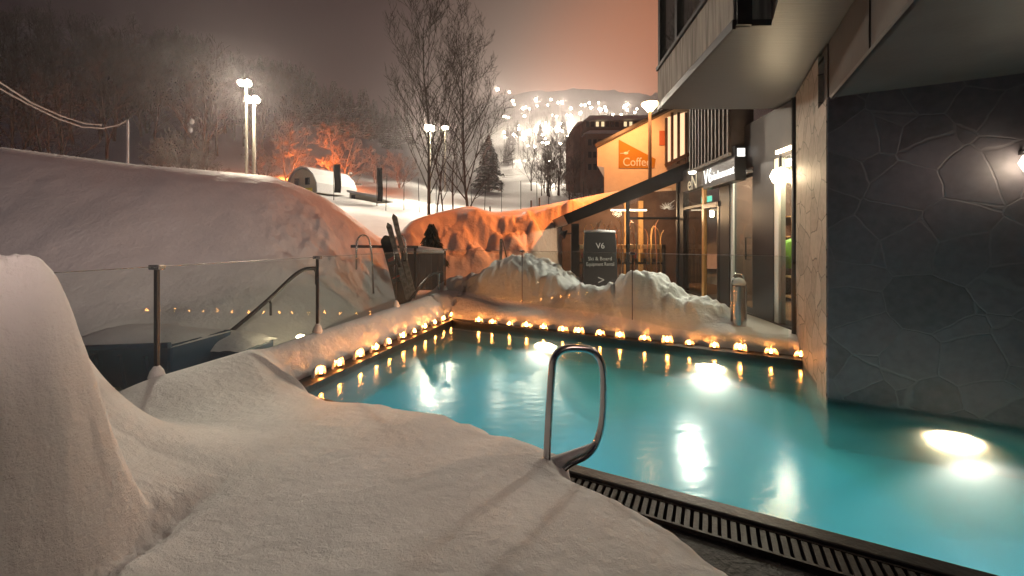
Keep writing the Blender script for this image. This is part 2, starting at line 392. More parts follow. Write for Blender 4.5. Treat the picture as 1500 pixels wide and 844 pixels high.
bound = [(K1.x + 1.8, K1.y - 0.9), (K1.x, K1.y), (K2.x, K2.y), (K3.x, K3.y + .15), (-1.97, 3.90), (-1.62, 3.66), (-1.23, 3.62), (-0.82, 3.46), (-0.50, 3.38), (-0.38, 3.24),
         (-0.27, 3.24), (-0.10, 3.04), (0.04, 3.02), (0.20, 2.88), (0.30, 2.82), (0.40, 2.74), (0.37, 2.50), (0.50, 2.42), (0.60, 2.33), (0.68, 2.24), (0.77, 2.12), (0.87, 2.04),
         (0.93, 1.93), (1.0, 1.80), (1.06, 1.62), (1.12, 1.3), (1.2, 0.5), (1.6, -3), (2.0, -12)]
tp = [-900, -500, 0, 130, 200, 300, 400, 440, 480, 520, 560, 585, 600, 650, 690, 720, 760, 800, 870, 900, 1000, 2400]
crest_y = [150, 185, 215, 232, 241, 249, 258, 273, 291, 320, 352, 345, 322, 309, 300, 312, 307, 300, 286, 280, 275, 275]
crest_D = [7.5, 7.5, 8.0, 8.4, 8.6, 9.0, 9.5, 9.7, 9.8, 9.8, 9.8, 10.5, 12, 13, 13, 13.4, 13.6, 13.6, 13.6, 13.6, 13.6, 13.6]
foot_D = [4.4, 4.4, 4.5, 4.6, 4.8, 5.2, 5.7, 6.1, 6.7, 7.4, 8.5, 9.3, 9.9, 10.4, 10.4, 10.3, 10.3, 10.8, 11.2, 11.5, 11.8, 12]
foot_z = [-.1, -.1, -.1, -.1, -.1, -.05, 0, .05, .1, .15, .2, .25, .3, .3, .3, .3, .3, .3, .3, .3, .3, .3]
tg = np.arange(-1500, 2600, 4.0)
def smooth_tab(v, sg=22):
    a = np.interp(tg, tp, v); k = np.exp(-0.5 * (np.arange(-60, 61) * 4.0 / sg)**2); k /= k.sum()
    return np.convolve(np.pad(a, 60, mode='edge'), k, mode='valid')
crest_y = smooth_tab(crest_y, 9); crest_D = smooth_tab(crest_D, 45); foot_D = smooth_tab(foot_D, 45); foot_z = smooth_tab(foot_z, 45)
def near_h(x, y):
    D = np.maximum(y, 0.4); px = HX + F * x / D; px = np.where(y < 0.4, np.where(x < 0, -900, 2400), px)
    # deck side
    d = -seg_sd(x, y, bound)      # positive on the snow side
    d = d + 0.035 * fbm(x * 7, y * 7, 3, 3) * np.exp(-np.abs(d) * 3)
    near_side = y < 4.0
    lip = np.where(y > 3.9, 0.10, 0.13)
    hs = lip + 0.34 * (1 - np.exp(-np.maximum(d, 0) / np.where(y > 3.9, 0.30, 1.3)))
    rr = np.where(y > 3.9, 0.10, 0.17); t = np.clip(d / rr, 0, 1)
    hd = np.where(d > 0, hs * np.sqrt(np.maximum(1 - (1 - t)**2, 0)) , -0.35 * np.clip(-d / 0.06, 0, 1))
    on = sstep(0.02, 0.35, d)
    hd = hd + on * (0.022 * fbm(x * 0.9, y * 0.9, 5, 3) + 0.006 * fbm(x * 5, y * 5, 8, 3))
    # dune and drift at the left of the deck
    dune = np.minimum(1.10, 0.21 * np.exp(2.7 * (-1.88 - x + 0.55 * (2.0 - y) * (y < 2)))) * sstep(2.75, 1.95, y) * sstep(-1.0, -1.6, x)
    col_ = 1.13 * sstep(-1.40, -1.64, x + 0.05 * fbm(y * 2.3, x * 2, 21, 3) - 0.08 * (y - 1.25)) * sstep(1.78, 1.30, y)
    crease = -0.07 * np.exp(-((x + 1.41) / 0.06)**2) * sstep(2.1, 1.5, y)
    rough = 0.075 * np.abs(fbm(x * 5, y * 5, 31, 5, .6)) * sstep(-1.25, -1.5, x) * sstep(1.9, 1.4, y)
    hd = hd + (np.maximum(dune * .93, col_) + crease + rough) * on
    hd = hd + 0.10 * np.exp(-((x - 0.27)**2 + (y - 2.52)**2) / 0.012) * on       # snow heaped round the hand rail
    # beyond the glass
    cy = np.interp(px, tg, crest_y); cD = np.interp(px, tg, crest_D); fD = np.interp(px, tg, foot_D); fz = np.interp(px, tg, foot_z)
    cz = CAMZ + (HY - cy) * cD / F
    s = np.clip((D - fD) / (cD - fD), 0, 1); s1 = s * s * (3 - 2 * s); s = 0.55 * s1 + 0.45 * s ** 0.8
    hb = fz + (cz - fz) * s - 0.10 * np.maximum(D - cD, 0)
    lump = sstep(0.05, 0.5, s) * sstep(1.0, 0.7, s) * sstep(330, 560, px)
    hb = hb + lump * (0.58 * fbm(x * 1.1, y * 1.1, 11, 5, 0.65)) + 0.08 * fbm(x * .9, y * .9, 14, 5) * sstep(0, .2, s) * (1 - sstep(.85, 1., s))
    orange = sstep(640, 700, px)
    hb = hb + orange * sstep(.02, .3, s) * sstep(1.0, .8, s) * 0.26 * (0.5 + fbm(x * 1.0, y * 1.6, 17, 4, 0.6))
    pl = lambda X, Y, rx, ry, h, k=2.2: h * np.exp(-((np.abs(x - X) / rx)**k + (np.abs(y - Y) / ry)**k))
    rg = 1 + 0.12 * fbm(x * 1.6, y * 1.6, 41, 3)
    piles = np.maximum.reduce([pl(0.2, 8.3, 1.3, 1.0, 0.88) * rg, pl(-0.9, 8.9, .8, .7, 0.42) * rg, pl(1.1, 8.0, 0.8, 0.6, 0.30) * rg,
                               pl(2.2, 6.85, 0.80, 0.62, 0.66, 2.3) * rg, pl(2.9, 6.4, .6, .4, .32) * rg, pl(1.5, 7.0, .9, .6, .40) * rg])
    piles = piles + sstep(.03, .25, piles) * (0.20 * np.abs(fbm(x * 2.4, y * 2.4, 42, 3, .5)) + 0.11 * np.abs(fbm(x * 6.5, y * 6.5, 43, 3, .5)))
    hb = np.where(px > 560, hb + piles, hb)
    pm_ = sstep(0.5, 1.75, x) * sstep(9.4, 10.1, y) * (y < 12.75); hb = hb + (0.1 - hb) * pm_
    hb = np.where(px > 985, np.minimum(hb, 0.36 + piles), hb)
    ca, cb_ = GL[0], GL[-1]; l1 = (cb_ - ca).normalized(); l2 = (GE - cb_).normalized()
    gL = l1.x * (y - ca.y) - l1.y * (x - ca.x); gF = l2.x * (y - cb_.y) - l2.y * (x - cb_.x); gl = np.maximum(gL, gF)
    # snow banked up against the glass on the deck side
    T = 0.50 - 0.26 * sstep(-1.3, 0.4, x); wl_ = np.exp(-(np.where(gL > gF, gL / 0.55, gF / 0.30))**2) * sstep(0.0, 0.45, d) * sstep(2.4, 3.2, y)
    hd = hd + (np.maximum(T, hd) - hd) * wl_
    k_ = sstep(-0.10, np.where((px > 640), 0.35, 0.55), gl)
    h = hd * (1 - k_) + hb * k_
    return h, d, gl
def grid_mesh(name, pxs, Ds, fn, m, keep=None):
    X = np.outer(Ds, (pxs - HX) / F); Y = np.repeat(Ds[:, None], len(pxs), 1)
    Z, ok = fn(X, Y)
    nr, nc = X.shape
    idx = np.arange(nr * nc).reshape(nr, nc)
    f = np.stack([idx[:-1, :-1], idx[:-1, 1:], idx[1:, 1:], idx[1:, :-1]], -1).reshape(-1, 4)
    good = ok.ravel()[f].any(1); f = f[good]
    used = np.unique(f); re = np.full(nr * nc, -1); re[used] = np.arange(len(used)); f = re[f]
    co = np.stack([X, Y, Z], -1).reshape(-1, 3)[used]
    me = bpy.data.meshes.new(name); me.vertices.add(len(co)); me.vertices.foreach_set('co', co.ravel())
    me.loops.add(len(f) * 4); me.loops.foreach_set('vertex_index', f.ravel().astype(np.int32))
    me.polygons.add(len(f)); me.polygons.foreach_set('loop_start', np.arange(0, len(f) * 4, 4, dtype=np.int32))
    me.update(calc_edges=True); me.materials.append(m); me.shade_smooth()
    o = bpy.data.objects.new(name, me); COL.objects.link(o); return o
inward_u = lambda X, Y: X * U.x + Y * U.y
def near_fn(X, Y):
    Z, d, gl = near_h(X, Y)
    v_ = X * V.x + Y * V.y; u_ = X * U.x + Y * U.y
    inside = (d < -0.12) & (gl < 0)                   # over the pool or the cleared paving
    shop = (u_ > 1.08) & (v_ < 6.5)
    return Z, ~(inside | shop)
near = grid_mesh('snow_ground', np.concatenate([np.arange(-9000, -1400, 200), np.arange(-1400, -60, 14), np.arange(-60, 1300, 2.4)]), np.geomspace(0.72, 16.5, 620), near_fn, M['snow'])
tag(near, kind='structure')
def back_fn(X, Y):      # the deck behind and beside the viewpoint
    Z, d, gl = near_h(X, Y); return np.minimum(Z, 0.47 + 0 * Z) if False else Z, (d > -0.1)
# plain sheet behind the camera
xs = np.linspace(-12, 3.0, 500); ys = np.linspace(-9, 0.82, 80)
Xb, Yb = np.meshgrid(xs, ys); Zb, db, _ = near_h(Xb, np.maximum(Yb, 0.6)); 
b = MB(); b.v = [tuple(p) for p in np.stack([Xb, Yb, Zb - 0.006], -1).reshape(-1, 3)]
for i in range(79):
    for j in range(499):
        if Xb[i, j] < 1.1 and abs(Xb[i, j]) >= 0: a0 = i * 500 + j; b.f.append((a0, a0 + 1, a0 + 501, a0 + 500))
tag(b.build('snow_ground', M['snow'], smooth=True), kind='structure')

# ================================================================ FAR TERRAIN
fD_ = np.array([14, 20, 35, 60, 100, 160, 260, 400, 600, 900])
fp_ = np.array([-900, 0, 200, 400, 500, 590, 650, 740, 850, 950, 2400])
fy_ = np.array([[372, 300, 260, 200, 130, 60, 20, 10, 40, 120], [372, 290, 245, 190, 112, 50, 35, 35, 60, 130], [372, 290, 250, 200, 128, 72, 58, 60, 85, 150],
    [372, 300, 268, 228, 175, 135, 125, 128, 145, 190], [372, 310, 288, 250, 208, 182, 172, 172, 180, 210], [372, 320, 300, 262, 225, 210, 205, 200, 200, 220],
    [372, 324, 305, 278, 256, 240, 228, 205, 185, 190], [372, 325, 306, 286, 272, 258, 222, 172, 140, 150], [372, 325, 305, 286, 270, 250, 212, 162, 132, 145],
    [372, 325, 305, 290, 274, 248, 208, 160, 138, 150], [372, 325, 305, 290, 274, 248, 208, 160, 138, 150]], float)
def far_z(X, Y):
    px = np.clip(HX + F * X / Y, -899, 2399); lD = np.log(np.clip(Y, 14, 900)); ld = np.log(fD_)
    i = np.clip(np.searchsorted(fp_, px) - 1, 0, len(fp_) - 2); t = (px - fp_[i]) / (fp_[i+1] - fp_[i]); t = t * t * (3 - 2 * t)
    j = np.clip(np.searchsorted(ld, lD) - 1, 0, len(ld) - 2); s = (lD - ld[j]) / (ld[j+1] - ld[j])
    y = (fy_[i, j]*(1-s) + fy_[i, j+1]*s) * (1-t) + (fy_[i+1, j]*(1-s) + fy_[i+1, j+1]*s) * t
    z = CAMZ + (HY - y) * Y / F
    return z + 0.02 * Y * fbm(X / 26, Y / 26, 51, 4) * sstep(18, 60, Y)
def far_fn(X, Y): return far_z(X, Y), np.ones(X.shape, bool)
tag(grid_mesh('ski_hill', np.arange(-900, 2401, 12.0), np.geomspace(14, 900, 170), far_fn, M['snow_far']), kind='structure')
def fz1(x, y): return float(far_z(np.array([[x]]), np.array([[y]]))[0, 0])
def nz1(x, y): return float(near_h(np.array([[x]]), np.array([[y]]))[0][0, 0])

# ================================================================ GLASS BALUSTRADE
ZT = 1.37
def gpanel(a, c_, label, zlo=0.05):
    g = thing('glass_panel', label, 'glass panel', (*a, 0), group='clear glass panels of the pool balustrade')
    d = (c_ - a).normalized(); nrm = Vector((-d.y, d.x)) * 0.006; a2 = a + d * 0.015; c2 = c_ - d * 0.015
    o = Vector((*a, 0))
    mb = MB(); mb.hexa([Vector((*(p), zlo)) - o for p in (a2 - nrm, c2 - nrm, c2 + nrm, a2 + nrm)], [Vector((*(p), ZT)) - o for p in (a2 - nrm, c2 - nrm, c2 + nrm, a2 + nrm)])
    mb.build('pane', M['pane'], g)
    mb = MB(); mb.bar(Vector((*a2, ZT + .003)) - o, Vector((*c2, ZT + .003)) - o, 0.013, 0.006); mb.build('edge_trim', M['steel'], g)
for i, lb in enumerate(('glass balustrade panel nearest the snow mound, left of the first post', 'glass balustrade panel in front of the blue container, between first and second posts',
                        'glass balustrade panel with the curved steel hoop behind it', 'glass balustrade panel in front of the boards, ending at the pool corner')):
    gpanel(GL[i], GL[i + 1], lb)
def lerp2(a, b_, t): return a + (b_ - a) * t
far_pts = [GL[-1], lerp2(GL[-1], GE, .32), lerp2(GL[-1], GE, .66), GE]
for i, lb in enumerate(('glass panel over the far pool edge in front of the tallest snow pile', 'glass panel over the far pool edge in front of the black folding sign', 'glass panel over the far pool edge in front of the shop door')):
    gpanel(far_pts[i], far_pts[i + 1], lb)
def gpost(p, label, w=0.03, foot=True, zb=0.2):
    g = thing('balustrade_post', label, 'post', (p.x, p.y, 0), group='slim posts of the glass balustrade')
    mb = MB(); mb.box((-w / 2, -w / 2, zb), (w / 2, w / 2, ZT - 0.02)); mb.build('post', M['dark_steel'], g, bevel=0.004)
    mb = MB(); mb.box((-0.045, -0.03, ZT - 0.022), (0.045, 0.03, ZT + 0.018)); mb.build('cap', M['steel'], g, bevel=0.004)
    if not foot: return
    mb = MB(); mb.lathe([(0.001, -.02), (.05, -.01), (.06, .03), (.045, .08), (.02, .12), (0.001, .125)], (0, 0, nz1(p.x, p.y) - 0.02), 12)
    mb.build('base_snow', M['snow'], g, smooth=True)
gpost(GL[1], 'dark steel post leftmost in the balustrade, small snow cap at its foot')
gpost(GL[2], 'dark steel post beside the glowing ground light')
gpost(GL[3], 'thin dark post in front of the leaning snowboard', 0.022)
gpost(GL[4], 'pale steel post at the far corner of the balustrade', 0.03)
gpost(far_pts[1], 'thin post on the far pool edge before the big snow pile', 0.014, False)
gpost(far_pts[2], 'thin post on the far pool edge below the small snow cone', 0.014, False)

# ================================================================ HAND RAILS
def fillet(pts, k=6):
    out_ = []
    for i, p in enumerate(pts):
        p = Vector(p)
        if i in (0, len(pts) - 1): out_.append(p); continue
        a = Vector(pts[i - 1]); c_ = Vector(pts[i + 1]); a = p + (a - p) * 0.42; c_ = p + (c_ - p) * 0.42
        for j in range(k + 1):
            t = j / k; out_.append(a * (1 - t)**2 + p * 2 * t * (1 - t) + c_ * t * t)
    return out_
hr = thing('pool_handrail', 'curved stainless steel grab rail rising from the snow at the near pool edge', 'handrail', P(800, 690, 2.57))
rl = []
for px, py in ((800, 715), (800, 690), (806, 572), (812, 508), (884, 512), (884, 620), (868, 664), (826, 682), (822, 700)):
    rl.append(P(px, py, 2.57 + (px - 800) / 84 * 0.16))
pts = fillet(rl, 8)
mb = MB(); o = hr.location; mb.tube([p - o for p in pts], 0.0245, 18); mb.build('rail', M['steel'], hr, smooth=True)
mb = MB()
sn = [P(870, 652, 2.69), P(855, 662, 2.67), P(840, 668, 2.64), P(828, 673, 2.62), P(812, 683, 2.6)]
mb.tube([p - o + Vector((0, 0, 0.014)) for p in sn], [0.006, 0.022, 0.026, 0.03, 0.05], 10); mb.build('snow_cover', M['snow'], hr, smooth=True)
# stair handrail behind the glass, on the left
sr = thing('stair_handrail', 'dark sloping handrail running down behind the glass to the blue container', 'handrail', P(465, 394, 5.6))
o = sr.location; mb = MB()
pts = fillet([P(466, 393, 5.75), P(440, 394, 5.7), P(390, 443, 5.6), P(318, 502, 5.3), P(262, 546, 5.0)])
mb.tube([p - o for p in pts], 0.028, 10); mb.build('rail', M['dark_steel'], sr, smooth=True)
for px, py, D in ((461, 395, 5.75), (394, 440, 5.6)):
    mb = MB(); p = P(px, py, D) - o; mb.tube([p, p + Vector((0.0, 0.04, -0.05)), p + Vector((0, 0.04, -0.22))], 0.016, 8); mb.build('bracket', M['dark_steel'], sr)
# steel hoop
hp = thing('steel_hoop', 'thin stainless hoop standing in the snow behind the glass', 'hoop rail', P(530, 400, 7.6)); o = hp.location; mb = MB()
mb.tube([p - o for p in fillet([P(522, 395, 7.6), P(522, 345, 7.65), P(543, 345, 7.7), P(547, 430, 7.75)], 8)], 0.017, 10); mb.build('rail', M['steel'], hp, smooth=True)
hp = thing('steel_hoop', 'thin stainless hoop mostly hidden behind the leaning boards', 'hoop rail', P(590, 400, 8.3)); o = hp.location; mb = MB()
mb.tube([p - o for p in fillet([P(578, 400, 8.2), P(578, 345, 8.25), P(594, 345, 8.3), P(598, 420, 8.35)], 8)], 0.017, 10); mb.build('rail', M['steel'], hp, smooth=True)
hb_ = thing('barrier_rail', 'low grey horizontal rail between the hoops behind the snowboard', 'rail', P(560, 361, 8.4)); o = hb_.location
mb = MB(); mb.bar(P(514, 361, 8.0) - o, P(612, 362, 8.8) - o, 0.05, 0.06); mb.build('bar', M['dark_steel'], hb_)
mb = MB(); mb.bar(P(608, 362, 8.75) - o, P(608, 420, 8.75) - o, 0.05, 0.05, (0, 1, 0)); mb.build('post', M['dark_steel'], hb_)
# small handrail by the corner
s2 = thing('stair_handrail', 'short dark handrail sloping down just left of the far corner post', 'handrail', P(640, 410, 8.3)); o = s2.location
mb = MB(); mb.tube([p - o for p in fillet([P(598, 442, 7.9), P(630, 402, 8.2), P(647, 399, 8.4)])], 0.028, 10); mb.build('rail', M['dark_steel'], s2, smooth=True)
mb = MB(); mb.tube([P(643, 400, 8.35) - o, P(643, 425, 8.35) - o], 0.022, 8); mb.build('post', M['steel'], s2)

# ================================================================ SKIS AND SNOWBOARD AGAINST THE BANK
def board(name, label, cat, base, top, w, th, m, waist=0.86, tipround=True, group=None, face=(0, -1, 0)):
    base = Vector(base); top = Vector(top); L = (top - base).length; ax = (top - base).normalized()
    side = ax.cross(Vector(face)).normalized(); nr = side.cross(ax).normalized()
    t_ = thing(name, label, cat, base, group=group)
    mb = MB(); rows = 26; ring = []
    for i in range(rows + 1):
        s = i / rows; e = min(s, 1 - s) * L
        hw = w / 2 * (waist + (1 - waist) * abs(2 * s - 1)**2)
        if e < w / 2: hw *= math.sqrt(max(0.02, 1 - (1 - e / (w / 2))**2))
        lift = 0.0
        if (1 - s) * L < w: lift = 0.25 * w * (1 - (1 - s) * L / w)**2
        ring.append((ax * (s * L) + nr * lift, hw))
    vs = []; fs = []
    for c0, hw in ring: vs += [c0 - side * hw, c0 + side * hw, c0 + side * hw + nr * th, c0 - side * hw + nr * th]
    for i in range(rows):
        a = i * 4; b_ = a + 4
        for j in range(4): fs.append((a + j, a + (j + 1) % 4, b_ + (j + 1) % 4, b_ + j))
    fs += [(3, 2, 1, 0), (rows*4, rows*4+1, rows*4+2, rows*4+3)]
    mb.add(vs, fs); mb.build('deck' if cat == 'snowboard' else 'ski_body', m, t_)
    return t_, ax, side, nr, L
t_, ax, sd, nr, L = board('snowboard', 'black and dark red snowboard leaning in the snow behind the glass', 'snowboard', P(592, 448, 8.1), P(566, 346, 8.35), 0.29, 0.014, M['board_black'])
for s in (.35, .62): mb = MB(); mb.hexa([ax * L * s + sd * q * .09 + nr * .02 + ax * e for q, e in ((-1, 0), (1, 0.04), (1, .12), (-1, .08))], [ax * L * s + sd * q * .09 + nr * .024 + ax * e for q, e in ((-1, 0), (1, 0.04), (1, .12), (-1, .08))]); mb.build('red_stripe', M['red'], t_)
for s in (.36, .60):
    mb = MB(); mb.hexa([ax * (L * s + e) + sd * q * .10 - nr * 0.0 for q, e in ((-1, -.06), (1, -.06), (1, .06), (-1, .06))], [ax * (L * s + e) + sd * q * .07 + nr * .09 for q, e in ((-1, -.04), (1, -.04), (1, .04), (-1, .04))]); mb.build('binding', M['black'], t_)
for i, (a, c_, w, lb) in enumerate(((P(607, 438, 8.0), P(577, 314, 8.25), .11, 'tallest worn grey ski planted beside the snowboard'), (P(600, 442, 8.05), P(569, 327, 8.3), .115, 'shorter grey ski planted against the taller one'))):
    t_, ax, sd, nr, L = board('ski', lb, 'ski', a, c_, w, 0.02, M['ski_grey'], group='grey skis standing in the snow')
    mb = MB(); mb.hexa([ax * (L * .5 + e) + sd * q * .03 + nr * .02 for q, e in ((-1, -.12), (1, -.12), (1, .12), (-1, .12))], [ax * (L * .5 + e) + sd * q * .025 + nr * .07 for q, e in ((-1, -.1), (1, -.1), (1, .1), (-1, .1))]); mb.build('binding', M['black'], t_)
# low dark wall / fence panels behind them
fw = thing('timber_screen', 'dark timber screen with a snow cap below the small fir', 'screen wall', P(620, 420, 9.2)); o = fw.location
mb = MB()
for i in range(7): mb.bar(P(592 + i * 9, 372, 9.2) - o, P(592 + i * 9, 425, 9.2) - o, 0.135, 0.03, (0, 1, 0))
mb.build('boards', mat('weathered screen boards', (.10, .085, .09), .9), fw)
mb = MB(); mb.tube([P(586, 367, 9.2) - o, P(615, 366, 9.2) - o, P(650, 368, 9.2) - o], [0.05, 0.09, 0.05], 8); mb.build('snow_cap', M['snow'], fw, smooth=True)

# ================================================================ BLUE CONTAINER
bc = thing('grit_container', 'blue plastic container heaped with snow behind the left glass', 'container', (-4.55, 4.72, -0.05), R(-8)); mb = MB()
mb.hexa([Vector(p) for p in ((-.38, -.3, 0), (.9, -.3, 0), (.9, .35, 0), (-.38, .35, 0))], [Vector(p) for p in ((-.48, -.38, .42), (1.0, -.38, .52), (1.0, .42, .52), (-.48, .42, .42))])
mb.build('body', M['blue'], bc, bevel=0.03)
mb = MB(); mb.bar((-.5, -.4, .43), (1.02, -.4, .53), .05, .06); mb.bar((-.5, -.4, .43), (-.5, .44, .43), .05, .06); mb.build('rim', M['blue'], bc, bevel=0.01)
for i in range(4):
    mb = MB(); x = -.25 + i * .32; mb.bar((x, -.345, .02), (x, -.4, .40), .04, .03, (0, 1, 0)); mb.build('rib', M['blue'], bc)
g = 15; mb = MB()
for i in range(g):
    for j in range(g):
        x = -.5 + 1.52 * i / (g-1); y = -.4 + .84 * j / (g-1); e = math.sin(math.pi * i / (g-1))**.5 * math.sin(math.pi * j / (g-1))**.5
        mb.v.append((x, y, .43 + .07 * (i / (g-1)) + e * (.22 - .16 * i / (g-1)) + .03 * random.random() * e))
for i in range(g-1):
    for j in range(g-1): a = i*g+j; mb.f.append((a, a+g, a+g+1, a+1))
mb.build('snow_heap', M['snow'], bc, smooth=True)
b2_ = thing('storage_box', 'low dark blue box half buried beside the bigger container', 'box', (-3.55, 5.05, -0.15), R(-5)); mb = MB()
mb.box((-.55, -.3, 0), (.35, .3, .42)); mb.build('body', M['blue'], b2_, bevel=0.03)
mb = MB()
for i in range(g):
    for j in range(g):
        x = -.58 + .96 * i / (g-1); y = -.33 + .66 * j / (g-1); e = (math.sin(math.pi * i / (g-1)) * math.sin(math.pi * j / (g-1)))**.5
        mb.v.append((x, y, .41 + e * .15 + .02 * random.random()))
for i in range(g-1):
    for j in range(g-1): a = i*g+j; mb.f.append((a, a+g, a+g+1, a+1))
mb.build('snow_heap', M['snow'], b2_, smooth=True)

# ground light at the foot of the bank
gl_ = thing('ground_light', 'glowing ground light in the snow beside the second balustrade post', 'ground light', P(440, 494, 5.5)); mb = MB()
mb.lathe([(.06, -.12), (.07, -.02), (.06, 0)], (0, 0, 0), 16); mb.build('housing', M['dark_steel'], gl_)
mb = MB(); mb.lathe([(.055, 0.002), (.05, .02), (.02, .035), (.001, .04)], (0, 0, 0), 16); mb.build('lens', M['lamp_glow'], gl_, smooth=True)
lamp_light('ground_light_lamp', 'POINT', (0, 0, .12), 7, (1, .75, .42), gl_, 0.05)

# ================================================================ CANDLES
cm_cup = MB(); cm_cup.lathe([(.020, 0), (.034, .002), (.036, .03), (.033, .03), (.031, .006), (.001, .006)], (0, 0, 0), 14); me_cup = cm_cup.mesh('cup', M['steel'], True)
cm_w = MB(); cm_w.lathe([(.031, .007), (.031, .022), (.001, .021)], (0, 0, 0), 14); me_wax = cm_w.mesh('wax', M['wax'], True)
cm_f = MB(); cm_f.lathe([(.002, .022), (.012, .030), (.016, .042), (.011, .062), (.004, .082), (.0005, .092)], (0, 0, 0), 10); me_fl = cm_f.mesh('flame', M['flame'], True)
def niche_mesh(seed):
    r_ = random.Random(seed); mb = MB(); n_ = 20; rows = 7; ph = r_.random() * 6
    for k in range(rows):
        e = k / (rows - 1) * math.pi * .27
        for i in range(n_):
            a = math.pi * (0.02 + .96 * i / (n_ - 1)); q = 1 + .07 * math.sin(a * 2 + ph)
            mb.v.append((.118 * math.cos(a) * math.cos(e * .8) * q, .095 * math.sin(a) * math.cos(e * .8) * q + .008, -.02 + .15 * math.sin(e) * (1 + .12 * math.sin(a * 3 + ph))))
    for k in range(rows - 1):
        for i in range(n_ - 1): a = k * n_ + i; mb.f.append((a, a + 1, a + n_ + 1, a + n_))
    return mb.mesh('snow_niche', M['snow_rough'], True)
niches = [niche_mesh(s) for s in range(4)]
left_px = [(465, 556), (483, 551), (498, 546), (524, 537), (548, 523), (573, 513), (594, 502), (616, 492), (633, 483), (649, 474), (664, 469)]
far_px = [(701, 474), (735, 476), (766, 481), (799, 485), (834, 489), (868, 493), (897, 496), (923, 499), (953, 503), (982, 508), (1015, 511), (1051, 515), (1085, 519), (1113, 523), (1139, 526), (1170, 529)]
ordn = ['first', 'second', 'third', 'fourth', 'fifth', 'sixth', 'seventh', 'eighth', 'ninth', 'tenth', 'eleventh', 'twelfth', 'thirteenth', 'fourteenth', 'fifteenth', 'sixteenth']
def candle(p, rz, label, group, i):
    t_ = thing('tea_light', label, 'candle', p, rz, group)
    s = random.uniform(.85, 1.25)
    for me, nm in ((me_cup, 'cup'), (me_wax, 'wax'), (me_fl, 'flame'), (niches[i % 4], 'snow_niche')):
        o = bpy.data.objects.new(nm, me); COL.objects.link(o); o.parent = t_
        if nm == 'flame': o.scale = (1, 1, s)
        if nm == 'snow_niche':
            o.scale = (s * random.uniform(.65, .9), .85, s * random.uniform(.6, .95)); so2 = o.modifiers.new('thick', 'SOLIDIFY'); so2.thickness = .02
def left_t(px):
    X_ = (px - HX) / F; a = NL + lnorm * 0.09; return (X_ * a.y - a.x) / (ldir.x - X_ * ldir.y)
def far_t(px):
    X_ = (px - HX) / F; a = UV(0, vF + 0.09); return (X_ * a.y - a.x) / (U.x - X_ * U.y)
for i, (px, py) in enumerate(left_px):
    X_ = (px - HX) / F          # where the sight line meets the kerb's middle
    a = NL + lnorm * 0.09; t = left_t(468) + (left_t(661) - left_t(468)) * i / 10 + random.uniform(-.03, .03); p = a + ldir * t
    candle(Vector((p.x, p.y, 0.079)), math.atan2(lnorm.y, lnorm.x) - math.pi / 2, f'burning tea light on the left pool kerb, {ordn[i]} from the near end', 'tea lights along the left pool edge', i)
for i, (px, py) in enumerate(far_px):
    X_ = (px - HX) / F; a = UV(0, vF + 0.09)
    t = far_t(700) + (far_t(1170) - far_t(700)) * i / 15 + random.uniform(-.03, .03); p = a + U * t
    candle(Vector((p.x, p.y, 0.076)), math.atan2(V.y, V.x) - math.pi / 2, f'burning tea light on the far pool kerb, {ordn[i]} counted from the corner', 'tea lights along the far pool edge', i)

# ================================================================ UNDERWATER LAMPS
WARM = (1.0, 0.93, 0.80)
def pool_lamp(p, nrm, label, power, spot=78, size=.15, tilt=-.05, es=None):
    t_ = thing('pool_lamp', label, 'pool lamp', p, group='round underwater pool lamps')
    q = Vector((0, 0, 1)).rotation_difference(Vector(nrm)).to_matrix()
    mb = MB(); mb.lathe([(size + .03, 0.0), (size + .03, .02), (size, .03), (size, .012)], (0, 0, 0), 20, q); mb.build('rim', M['steel'], t_, smooth=True)
    mb = MB(); mb.lathe([(size, .014), (size * .9, .03), (size * .5, .042), (.001, .046)], (0, 0, 0), 20, q); mb.build('lens', M['pool_lens'], t_, smooth=True)
    n3 = Vector(nrm); lamp_light('pool_lamp_beam', 'SPOT', n3 * .09, power, WARM, t_, 0.05, 0.22, spot, n3 + Vector((0, 0, tilt)))
M['pool_lens'] = emis('pool lamp lens', (1.0, 0.74, 0.42), 520)
def on_far(px, z): a = UV(0, vF - .0); X_ = (px - HX) / F; t = (X_ * a.y - a.x) / (U.x - X_ * U.y); q = a + U * t; return Vector((q.x, q.y, z))
def on_wall(px, z): a = UV(0, vW); X_ = (px - HX) / F; t = (X_ * a.y - a.x) / (U.x - X_ * U.y); q = a + U * t; return Vector((q.x, q.y, z))
pool_lamp(on_far(800, -.55), -V, 'underwater lamp in the far pool wall, behind the grab rail', 1700)
pool_lamp(on_far(1040, -.55), -V, 'brightest underwater lamp in the far pool wall, right of the grab rail', 1700)
pool_lamp(on_wall(1395, -.50), -V, 'underwater lamp glowing at the foot of the stone wall', 1400)
#pool_lamp(UV(-2.2, vN, -.5), V, 'underwater lamp in the near pool wall below the snow', 60)
#pool_lamp(UV(0.8, vN, -.5), V, 'underwater lamp in the near pool wall below the grab rail', 60)
#pool_lamp(UV(3.6, vN, -.5), V, 'underwater lamp in the near pool wall towards the right', 60)

# ================================================================ RIGHT-HAND BUILDING (stone wall, pillar, overhangs)
sw = thing('stone_wall', 'shaded crazy-paved stone wall rising straight out of the pool', 'stone wall')
mb = MB(); mb.prism([UV(1.03, vW), UV(9, vW), UV(9, vW + .4), UV(1.03, vW + .4)], -0.6, 3.0); mb.build('stone_face', M['stone_shade'], sw, bevel=0.01)
mb = MB(); mb.prism([UV(1.033, vW + .402), UV(1.9, vW + .402), UV(1.9, 6.6), UV(1.033, 6.6)], -0.6, 3.56)
mb.build('side_return', M['stone_lit'], sw)
